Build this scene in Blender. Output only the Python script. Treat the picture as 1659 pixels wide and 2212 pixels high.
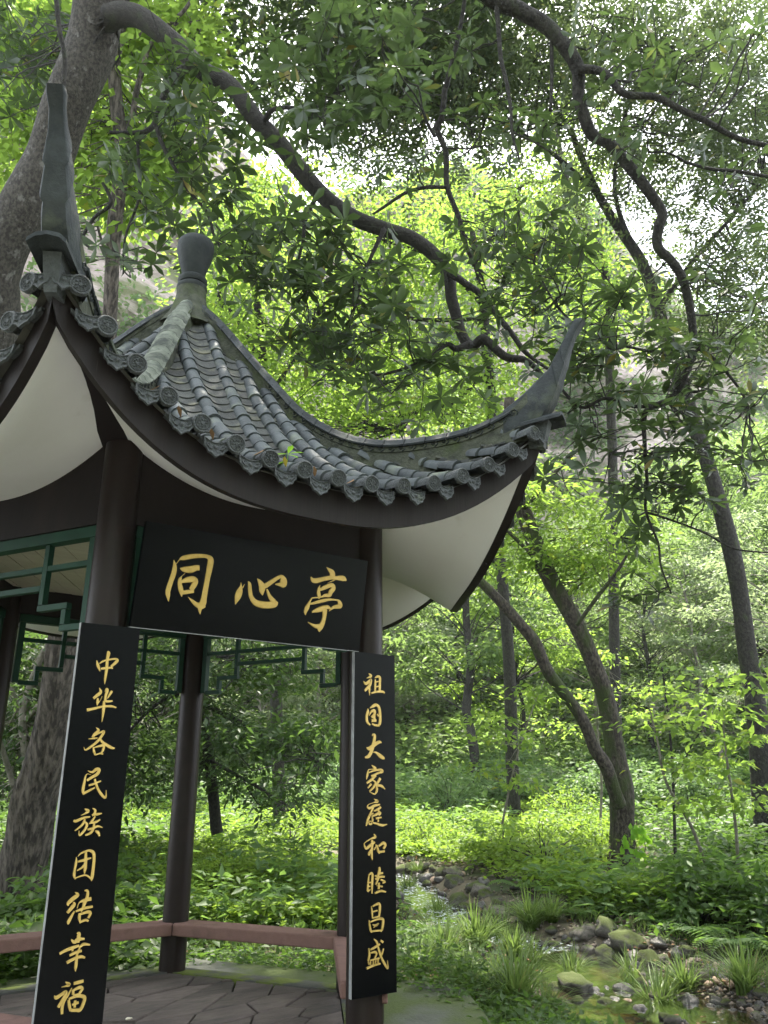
import bpy, bmesh, math, random
import numpy as np
from mathutils import Vector, Matrix, noise
for o in list(bpy.data.objects): bpy.data.objects.remove(o)
S = bpy.context.scene
COL = S.collection
rng = np.random.default_rng(11); random.seed(11)
R_ = math.radians

# ---------------------------------------------------------------- camera
CAM = np.array([-2.28933, -6.42360, 1.55414])
RT = np.array([0.8202017, -0.5720691, -0.0025007])
UP = np.array([-0.1834898, -0.2672130, 0.9460067])
FW = np.array([0.5418494, 0.7754575, 0.3241374])
FPX = 1751.3                      # focal length in the units of a 1659 x 2212 picture
cd = bpy.data.cameras.new('camera'); cam = bpy.data.objects.new('camera', cd); COL.objects.link(cam)
cam.matrix_world = Matrix(((RT[0], UP[0], -FW[0], CAM[0]), (RT[1], UP[1], -FW[1], CAM[1]), (RT[2], UP[2], -FW[2], CAM[2]), (0, 0, 0, 1)))
cd.sensor_fit = 'HORIZONTAL'; cd.sensor_width = 36.0; cd.lens = 36.0 * FPX / 1659.0
cd.clip_start = 0.05; cd.clip_end = 2000
S.camera = cam

# ---------------------------------------------------------------- light
SUN_EL, SUN_AZ = 67.0, 44.0       # degrees; azimuth clockwise from +Y
w = bpy.data.worlds.new('World'); S.world = w; w.use_nodes = True
nt = w.node_tree; nt.nodes.clear()
sky = nt.nodes.new('ShaderNodeTexSky'); sky.sky_type = 'NISHITA'; sky.sun_disc = False
sky.sun_elevation = R_(SUN_EL); sky.sun_rotation = R_(SUN_AZ); sky.dust_density = 4.0; sky.air_density = 1.2
bg = nt.nodes.new('ShaderNodeBackground'); bg.inputs['Strength'].default_value = 0.12
wo = nt.nodes.new('ShaderNodeOutputWorld')
mx = nt.nodes.new('ShaderNodeMix'); mx.data_type = 'RGBA'; mx.inputs[0].default_value = 0.62
mx.inputs[7].default_value = (9.6, 10.0, 10.6, 1)      # thin bright cloud over the whole sky
nt.links.new(sky.outputs[0], mx.inputs[6]); nt.links.new(mx.outputs[2], bg.inputs[0]); nt.links.new(bg.outputs[0], wo.inputs[0])
sd = bpy.data.lights.new('sun', 'SUN'); sd.energy = 5.0; sd.angle = R_(0.6); sd.color = (1.0, 0.94, 0.82)
sun = bpy.data.objects.new('sun', sd); COL.objects.link(sun)
el, az = R_(SUN_EL), R_(SUN_AZ)
SUNV = Vector((math.sin(az) * math.cos(el), math.cos(az) * math.cos(el), math.sin(el)))
sun.rotation_euler = SUNV.to_track_quat('Z', 'Y').to_euler()
S.view_settings.view_transform = 'Standard'; S.view_settings.look = 'None'
S.view_settings.exposure = 1.95; S.view_settings.gamma = 1.0; S.view_settings.use_curve_mapping = False
cy = S.cycles
cy.use_denoising = True; cy.max_bounces = 8; cy.diffuse_bounces = 4; cy.glossy_bounces = 3; cy.transmission_bounces = 4
cy.transparent_max_bounces = 8; cy.caustics_reflective = False; cy.caustics_refractive = False; cy.sample_clamp_indirect = 6.0
try: cy.denoising_input_passes = 'RGB_ALBEDO_NORMAL'
except Exception: pass

# ---------------------------------------------------------------- helpers
def ray(px, py):
    d = RT * (px - 829.5) / FPX + UP * (1106 - py) / FPX + FW
    return d
def at(px, py, d):
    "world point whose distance along the viewing direction is d metres"
    return CAM + ray(px, py) * d
def mesh_obj(name, V, F, m=None, parent=None, smooth=False):
    me = bpy.data.meshes.new(name); me.from_pydata([tuple(map(float, v)) for v in V], [], F); me.update()
    if m is not None: me.materials.append(m)
    if smooth: me.polygons.foreach_set('use_smooth', [True] * len(me.polygons))
    return link(name, me, parent)
def link(name, me, parent=None, mw=None):
    o = bpy.data.objects.new(name, me); COL.objects.link(o)
    if parent is not None: o.parent = parent
    if mw is not None: o.matrix_local = mw
    return o
def tag(o, label=None, cat=None, group=None, kind=None):
    if label: o['label'] = label
    if cat: o['category'] = cat
    if group: o['group'] = group
    if kind: o['kind'] = kind
    return o
def thing(name, label, cat, loc=(0, 0, 0), group=None):
    o = bpy.data.objects.new(name, None); COL.objects.link(o); o.location = loc; o.empty_display_size = .1
    return tag(o, label, cat, group)
def copy_tree(o, parent=None):
    c = o.copy(); COL.objects.link(c)
    if parent is not None: c.parent = parent
    for ch in list(o.children): copy_tree(ch, c)
    return c
class MB:
    "collects simple solids into one mesh"
    def __init__(s): s.v = []; s.f = []
    def add(s, V, F):
        k = len(s.v); s.v += [tuple(map(float, p)) for p in V]; s.f += [tuple(i + k for i in f) for f in F]; return s
    def hexa(s, P):      # 8 points: bottom ring 4, top ring 4
        return s.add(P, [(3, 2, 1, 0), (4, 5, 6, 7), (0, 1, 5, 4), (1, 2, 6, 5), (2, 3, 7, 6), (3, 0, 4, 7)])
    def box(s, c, d, M=None):
        x, y, z = d[0] / 2, d[1] / 2, d[2] / 2
        P = [Vector((a * x, b * y, e * z)) for e in (-1, 1) for a, b in ((-1, -1), (1, -1), (1, 1), (-1, 1))]
        if M is not None: P = [M @ p for p in P]
        return s.hexa([p + Vector(c) for p in P])
    def lathe(s, prof, n=24, c=(0, 0, 0), cap=True):
        V = []; F = []
        for r, z in prof:
            for i in range(n):
                a = 2 * math.pi * i / n; V.append((c[0] + r * math.cos(a), c[1] + r * math.sin(a), c[2] + z))
        for k in range(len(prof) - 1):
            for i in range(n):
                j = (i + 1) % n; F.append((k * n + i, k * n + j, (k + 1) * n + j, (k + 1) * n + i))
        if cap: F.append(tuple(range(n - 1, -1, -1))); F.append(tuple((len(prof) - 1) * n + i for i in range(n)))
        return s.add(V, F)
    def prism(s, poly, off):   # polygon of 3D points swept by a vector
        n = len(poly); o = np.asarray(off, float); V = [np.asarray(p, float) for p in poly]
        F = [tuple(range(n - 1, -1, -1)), tuple(range(n, 2 * n))] + [(i, (i + 1) % n, n + (i + 1) % n, n + i) for i in range(n)]
        return s.add(V + [p + o for p in V], F)
    def tube(s, P, r, n=8, wob=0.0, cap=True, ridge=0.0):
        P = [np.asarray(p, float) for p in P]; m = len(P); r = [r] * m if np.isscalar(r) else list(r)
        T = [P[min(i + 1, m - 1)] - P[max(i - 1, 0)] for i in range(m)]; T = [t / (np.linalg.norm(t) + 1e-9) for t in T]
        u = np.cross(T[0], [0, 0, 1.]); u = u if np.linalg.norm(u) > .05 else np.cross(T[0], [1., 0, 0]); u /= np.linalg.norm(u)
        V = []; F = []; ph = random.random() * 9
        for i in range(m):
            u = u - T[i] * (u @ T[i]); u /= np.linalg.norm(u); v = np.cross(T[i], u)
            for k in range(n):
                a = 2 * math.pi * k / n
                rr = r[i] * (1 + (wob * (noise.noise(Vector((math.cos(a) * 1.3 + ph, math.sin(a) * 1.3 + i * .22, ph + i * .05))) * .9) if wob else 0) + (ridge * noise.noise(Vector((math.cos(a) * 5.5, math.sin(a) * 5.5, i * .13 + ph))) if ridge else 0))
                V.append(P[i] + (u * math.cos(a) + v * math.sin(a)) * rr)
        for i in range(m - 1):
            for k in range(n):
                l = (k + 1) % n; F.append((i * n + k, i * n + l, (i + 1) * n + l, (i + 1) * n + k))
        if cap: F.append(tuple(range(n - 1, -1, -1))); F.append(tuple((m - 1) * n + k for k in range(n)))
        return s.add(V, F)
    def build(s, name, m, parent=None, smooth=False): return mesh_obj(name, s.v, s.f, m, parent, smooth)
    def mesh(s, name, m, smooth=False):
        me = bpy.data.meshes.new(name); me.from_pydata(s.v, [], s.f); me.update(); me.materials.append(m)
        if smooth: me.polygons.foreach_set('use_smooth', [True] * len(me.polygons))
        return me
def spline(P, n):
    "Catmull-Rom through rows of P, n steps per span"
    P = np.asarray(P, float); out = []
    for i in range(len(P) - 1):
        p0 = P[max(i - 1, 0)]; p1 = P[i]; p2 = P[i + 1]; p3 = P[min(i + 2, len(P) - 1)]
        for k in range(n):
            t = k / n
            out.append(.5 * (2 * p1 + (p2 - p0) * t + (2 * p0 - 5 * p1 + 4 * p2 - p3) * t * t + (3 * p1 - p0 - 3 * p2 + p3) * t ** 3))
    out.append(P[-1]); return np.array(out)
def soft(o, deg=40):
    "smooth shading with hard edges kept"
    me = o.data if hasattr(o, 'data') else o
    me.polygons.foreach_set('use_smooth', [True] * len(me.polygons))
    bm = bmesh.new(); bm.from_mesh(me)
    for e in bm.edges:
        if len(e.link_faces) == 2 and e.calc_face_angle(0) > R_(deg): e.smooth = False
    bm.to_mesh(me); bm.free()
    return o

# ---------------------------------------------------------------- materials
def mat(name, c1, c2=None, rough=.7, sc=6.0, lo=.35, hi=.65, bump=0, bsc=30.0, c3=None, s3=2.0, t3=(.55, .7), metal=0, spec=.5, stretch=None, detail=6, top=None, coat=0, island=0.0):
    """principled surface: c1/c2 mixed by noise, c3 in larger stains, top = colour that settles on upward faces"""
    m = bpy.data.materials.new(name); m.use_nodes = True; n = m.node_tree.nodes; L = m.node_tree.links
    b = n['Principled BSDF']; b.inputs['Roughness'].default_value = rough; b.inputs['Metallic'].default_value = metal
    b.inputs['Specular IOR Level'].default_value = spec; b.inputs['Coat Weight'].default_value = coat
    tc = n.new('ShaderNodeTexCoord'); src = tc.outputs['Object']
    if stretch:
        mp = n.new('ShaderNodeMapping'); mp.inputs['Scale'].default_value = stretch; L.new(src, mp.inputs[0]); src = mp.outputs[0]
    if island:
        oi = n.new('ShaderNodeObjectInfo'); vm = n.new('ShaderNodeVectorMath'); vm.operation = 'MULTIPLY_ADD'
        vm.inputs[1].default_value = (37, 53, 71); L.new(oi.outputs['Random'], vm.inputs[0]); L.new(src, vm.inputs[2]); src = vm.outputs[0]
    def nz(scale, det=detail):
        t = n.new('ShaderNodeTexNoise'); t.inputs['Scale'].default_value = scale; t.inputs['Detail'].default_value = det; t.inputs['Roughness'].default_value = .62
        L.new(src, t.inputs['Vector']); return t.outputs['Fac']
    def ramp(f, a, z):
        r = n.new('ShaderNodeMapRange'); r.inputs[1].default_value = a; r.inputs[2].default_value = z; L.new(f, r.inputs[0]); return r.outputs[0]
    def mix(f, a, z):
        x = n.new('ShaderNodeMix'); x.data_type = 'RGBA'
        L.new(f, x.inputs[0])
        for k, q in ((6, a), (7, z)):
            if isinstance(q, tuple): x.inputs[k].default_value = (*q, 1)
            else: L.new(q, x.inputs[k])
        return x.outputs[2]
    col = c1
    if c2: col = mix(ramp(nz(sc), lo, hi), c1, c2)
    if c3: col = mix(ramp(nz(s3), *t3), col, c3)
    if island:
        hv = n.new('ShaderNodeHueSaturation'); mr = n.new('ShaderNodeMapRange'); mr.inputs[3].default_value = 1 - island; mr.inputs[4].default_value = 1 + island
        L.new(oi.outputs['Random'], mr.inputs[0]); L.new(mr.outputs[0], hv.inputs['Value'])
        if isinstance(col, tuple): hv.inputs['Color'].default_value = (*col, 1)
        else: L.new(col, hv.inputs['Color'])
        col = hv.outputs[0]
    if top:
        g = n.new('ShaderNodeNewGeometry'); sp = n.new('ShaderNodeSeparateXYZ'); L.new(g.outputs['Normal'], sp.inputs[0])
        ad = n.new('ShaderNodeMath'); ad.operation = 'ADD'; L.new(sp.outputs[2], ad.inputs[0]); L.new(nz(top[1] if len(top) > 1 else 5), ad.inputs[1])
        col = mix(ramp(ad.outputs[0], top[2] if len(top) > 2 else .75, top[3] if len(top) > 3 else 1.15), col, top[0])
    if isinstance(col, tuple): b.inputs['Base Color'].default_value = (*col, 1)
    else: L.new(col, b.inputs['Base Color'])
    if bump:
        bp = n.new('ShaderNodeBump'); bp.inputs['Strength'].default_value = bump; bp.inputs['Distance'].default_value = .06 if 'bark' in name else .02
        L.new(nz(bsc, 8), bp.inputs['Height']); L.new(bp.outputs[0], b.inputs['Normal'])
    return m
def leaf_mat(name, a, z, trans, tw=.5, rough=.5, spec=.35, dry=None):
    "leaf blade: two greens mixed per leaf, part of the light passes through"
    m = bpy.data.materials.new(name); m.use_nodes = True; n = m.node_tree.nodes; L = m.node_tree.links
    b = n['Principled BSDF']; b.inputs['Roughness'].default_value = rough; b.inputs['Specular IOR Level'].default_value = spec
    g = n.new('ShaderNodeNewGeometry'); mx = n.new('ShaderNodeMix'); mx.data_type = 'RGBA'; L.new(g.outputs['Random Per Island'], mx.inputs[0])
    mx.inputs[6].default_value = (*a, 1); mx.inputs[7].default_value = (*z, 1); col = mx.outputs[2]
    if dry:
        mr = n.new('ShaderNodeMapRange'); mr.inputs[1].default_value = .955; mr.inputs[2].default_value = .985
        L.new(g.outputs['Random Per Island'], mr.inputs[0])
        m2 = n.new('ShaderNodeMix'); m2.data_type = 'RGBA'; L.new(mr.outputs[0], m2.inputs[0]); L.new(col, m2.inputs[6]); m2.inputs[7].default_value = (*dry, 1); col = m2.outputs[2]
    L.new(col, b.inputs['Base Color'])
    t = n.new('ShaderNodeBsdfTranslucent'); mt = n.new('ShaderNodeMix'); mt.data_type = 'RGBA'; mt.blend_type = 'MIX'; mt.inputs[0].default_value = .75
    L.new(col, mt.inputs[6]); mt.inputs[7].default_value = (*trans, 1); L.new(mt.outputs[2], t.inputs['Color'])
    ms = n.new('ShaderNodeMixShader'); ms.inputs[0].default_value = tw; L.new(b.outputs[0], ms.inputs[1]); L.new(t.outputs[0], ms.inputs[2])
    L.new(ms.outputs[0], n['Material Output'].inputs['Surface'])
    return m
M = {}
M['tile'] = mat('roof tile', (.040, .048, .051), (.078, .089, .090), .58, 9, .3, .7, .25, 40, (.125, .142, .105), 3.2, (.54, .70), island=.30, detail=8, spec=.3)
M['tile_relief'] = mat('moulded tile', (.034, .040, .041), (.066, .074, .075), .6, 40, .3, .7, .9, 70, (.11, .125, .095), 5, (.6, .75), island=.15)
M['ridge'] = mat('ridge tile', (.017, .021, .0225), (.036, .042, .043), .62, 8, .35, .65, .5, 30, (.065, .074, .054), 3, (.57, .72), island=.18, spec=.2)
M['lichen'] = mat('lichened ridge tile', (.095, .106, .084), (.155, .170, .135), .88, 11, .35, .65, .35, 40, (.045, .052, .044), 6, (.48, .62), island=.25, spec=.2)
M['mortar'] = mat('mortar with moss', (.038, .042, .032), (.082, .088, .064), .92, 10, .35, .65, .8, 35, (.05, .066, .024), 4, (.5, .7), spec=.2)
M['deck'] = mat('roof bed', (.035, .035, .03), (.07, .07, .055), .9, 12)
M['pan'] = mat('pan tile', (.024, .027, .025), (.055, .058, .050), .8, 10, .3, .7, .4, 40, (.11, .11, .072), 5, (.52, .68), island=.3)
M['brown'] = mat('brown paint', (.017, .0105, .0088), (.0125, .008, .007), .40, 5, .3, .7, .15, 14, (.026, .0145, .0125), 2, (.55, .75), spec=.22)
M['dark'] = mat('dark brown board', (.0100, .0076, .0074), (.015, .011, .0105), .65, 4, .3, .7, .15, 12, (.024, .018, .016), 1.5, (.58, .75), stretch=(1, 1, .3), spec=.2)
M['eave'] = mat('streaked dark board', (.0105, .008, .0078), (.016, .012, .011), .6, 4, .3, .7, .15, 12, (.075, .069, .062), 3.0, (.70, .74), stretch=(7, 7, .25), spec=.2)
M['plaster'] = mat('white plaster', (.82, .82, .83), (.74, .735, .735), .85, 1.1, .35, .75, .12, 9, (.52, .505, .48), 1.9, (.62, .80))
M['ceiling'] = mat('ceiling board', (.60, .57, .48), (.50, .47, .39), .8, 2.5, .3, .7, .15, 20, stretch=(.5, 6, 1))
M['green'] = mat('green paint', (.0075, .044, .025), (.006, .032, .019), .55, 6, spec=.25)
M['lacquer'] = mat('black lacquer', (.0016, .0019, .0029), None, .24, spec=.13, bump=.03, bsc=6)
M['edge'] = mat('pale board edge', (.30, .31, .32), (.16, .16, .17), .6, 9)  # pale grey strip along one edge of each board
M['gold'] = mat('gold paint', (.64, .45, .14), (.52, .35, .09), .34, 30, .3, .7, .3, 90, metal=.45)
M['bench'] = mat('red concrete', (.22, .128, .108), (.175, .100, .085), .85, 14, .3, .7, .4, 90, (.10, .066, .056), 3, (.58, .76), spec=.25)
M['flag'] = mat('flagstone', (.080, .062, .058), (.130, .102, .092), .75, 5, .3, .7, 1.0, 16, (.055, .046, .043), 3, (.5, .7), island=.3, stretch=(1, 2.4, 1))
M['kerb'] = mat('mossy edge stone', (.050, .049, .045), (.085, .083, .075), .88, 7, .3, .7, .6, 25, (.105, .135, .016), 2.6, (.47, .58), island=.1)
M['apron'] = mat('mossy slab', (.060, .066, .050), (.105, .108, .09), .9, 5, .3, .7, .6, 25, (.058, .080, .016), 1.6, (.40, .58))
M['earth'] = mat('forest soil', (.045, .035, .024), (.075, .058, .038), .95, 3, .3, .7, .8, 12, (.030, .050, .012), .9, (.4, .6))
M['bed'] = mat('stream bed', (.10, .082, .05), (.055, .048, .032), .8, 3, .3, .7, .8, 9, (.15, .12, .075), 6, (.5, .7))
M['rock'] = mat('stream rock', (.115, .102, .086), (.20, .178, .15), .85, 6, .3, .7, 1.0, 14, (.07, .065, .055), 3, (.5, .65), top=((.060, .080, .016), 6, 1.10, 1.5), island=.3)
M['rock_moss'] = mat('mossy rock', (.075, .070, .058), (.13, .12, .10), .92, 7, .3, .7, 1.0, 16, (.05, .05, .042), 3, (.5, .65), top=((.060, .078, .014), 6, .70, 1.15), island=.2)
M['rock_wet'] = mat('wet rock', (.045, .042, .04), (.085, .075, .07), .28, 5, .3, .7, .6, 12, island=.3)
M['rock_red'] = mat('red pebble', (.26, .17, .125), (.33, .25, .19), .75, 5, .3, .7, .5, 16, island=.35)
M['bark_smooth'] = mat('grey smooth bark', (.026, .022, .017), (.080, .072, .057), .92, 26, .40, .60, 1.0, 44, (.16, .155, .135), 8, (.58, .66), stretch=(1, 1, .7), detail=10)
M['bark_bough'] = mat('dark green brown bark', (.019, .0175, .0135), (.042, .038, .030), .92, 20, .35, .65, 1.0, 45, (.038, .044, .022), 5, (.54, .68), detail=9)
M['bark_dark'] = mat('dark bark', (.015, .0135, .0115), (.052, .048, .040), .92, 24, .40, .66, 1.0, 40, (.040, .048, .022), 5, (.56, .70), stretch=(1, 1, .6), detail=10)
M['bark_rough'] = mat('ridged bark', (.030, .025, .020), (.135, .115, .095), .95, 16, .42, .60, 1.0, 22, stretch=(1, 1, .13), detail=9)
M['bark_moss'] = mat('mossy bark', (.026, .021, .016), (.085, .072, .056), .95, 22, .42, .60, 1.0, 30, (.036, .050, .012), 2.6, (.46, .58), stretch=(1, 1, .45), detail=10)
M['bark_pale'] = mat('pale bark', (.13, .12, .095), (.24, .22, .18), .9, 9, .35, .65, .6, 20, (.07, .08, .04), 2, (.5, .65))
M['cliff'] = mat('sandstone cliff', (.22, .18, .16), (.40, .335, .305), .9, .9, .38, .62, 1.0, 3.5, (.12, .13, .06), .22, (.46, .60), stretch=(1, 1, 2.6))
M['hill'] = mat('forest floor slope', (.028, .045, .014), (.05, .07, .022), .95, .6)
M['urn'] = mat('dark glazed urn', (.014, .0175, .017), (.028, .033, .031), .6, 6, .35, .65, .3, 30, (.048, .054, .043), 4, (.55, .72), spec=.18)
M['paving'] = mat('pale path paving', (.26, .25, .23), (.34, .33, .30), .85, 3, .3, .7, .4, 20)  # pale tone for the unseen slab added as a light reflector
M['hose'] = mat('black hose', (.01, .012, .016), None, .35)
M['twig'] = mat('dry wood', (.13, .105, .075), (.20, .165, .12), .85, 12)
M['white_bit'] = mat('pale petal', (.62, .55, .40), (.75, .70, .58), .7, 40)
# leaves
M['leaf_whorl'] = leaf_mat('leathery leaf', (.024, .039, .019), (.040, .062, .029), (.125, .205, .048), .33, .40, .45, dry=(.20, .15, .03))
M['leaf_bright'] = leaf_mat('thin bright leaf', (.066, .122, .022), (.100, .155, .028), (.36, .54, .085), .60, .55, .25, dry=(.28, .24, .03))
M['leaf_mid'] = leaf_mat('forest leaf', (.058, .104, .032), (.095, .138, .048), (.30, .45, .115), .50, .5, .3)
M['leaf_pinnate'] = leaf_mat('fine grey leaf', (.034, .050, .026), (.056, .076, .036), (.16, .23, .07), .40, .45, .4, dry=(.15, .12, .04))
M['leaf_dark'] = leaf_mat('evergreen leaf', (.026, .050, .018), (.044, .074, .026), (.14, .25, .045), .40, .5, .3)
M['leaf_pale'] = leaf_mat('pale grey green leaf', (.12, .165, .085), (.175, .21, .12), (.36, .47, .20), .48, .5, .35)
M['meadow'] = leaf_mat('meadow leaf', (.085, .160, .020), (.130, .200, .028), (.38, .56, .07), .46, .5, .3)
M['meadow_far'] = leaf_mat('shrub leaf', (.065, .125, .040), (.095, .155, .055), (.26, .42, .11), .42, .5, .3)
M['under'] = leaf_mat('undergrowth leaf', (.038, .078, .018), (.065, .110, .028), (.20, .36, .05), .42, .48, .35)
M['blade'] = leaf_mat('grass blade', (.080, .135, .032), (.125, .175, .055), (.28, .42, .09), .35, .45, .35, dry=(.26, .22, .10))
M['fern'] = leaf_mat('fern frond', (.055, .112, .030), (.085, .145, .042), (.26, .44, .08), .42, .5, .3)
M['sprout'] = leaf_mat('fresh green leaf', (.11, .26, .02), (.14, .30, .03), (.34, .62, .05), .45, .45, .3)
M['litter'] = leaf_mat('dead leaf', (.16, .085, .045), (.30, .19, .10), (.20, .12, .05), .15, .7, .2)
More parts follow.
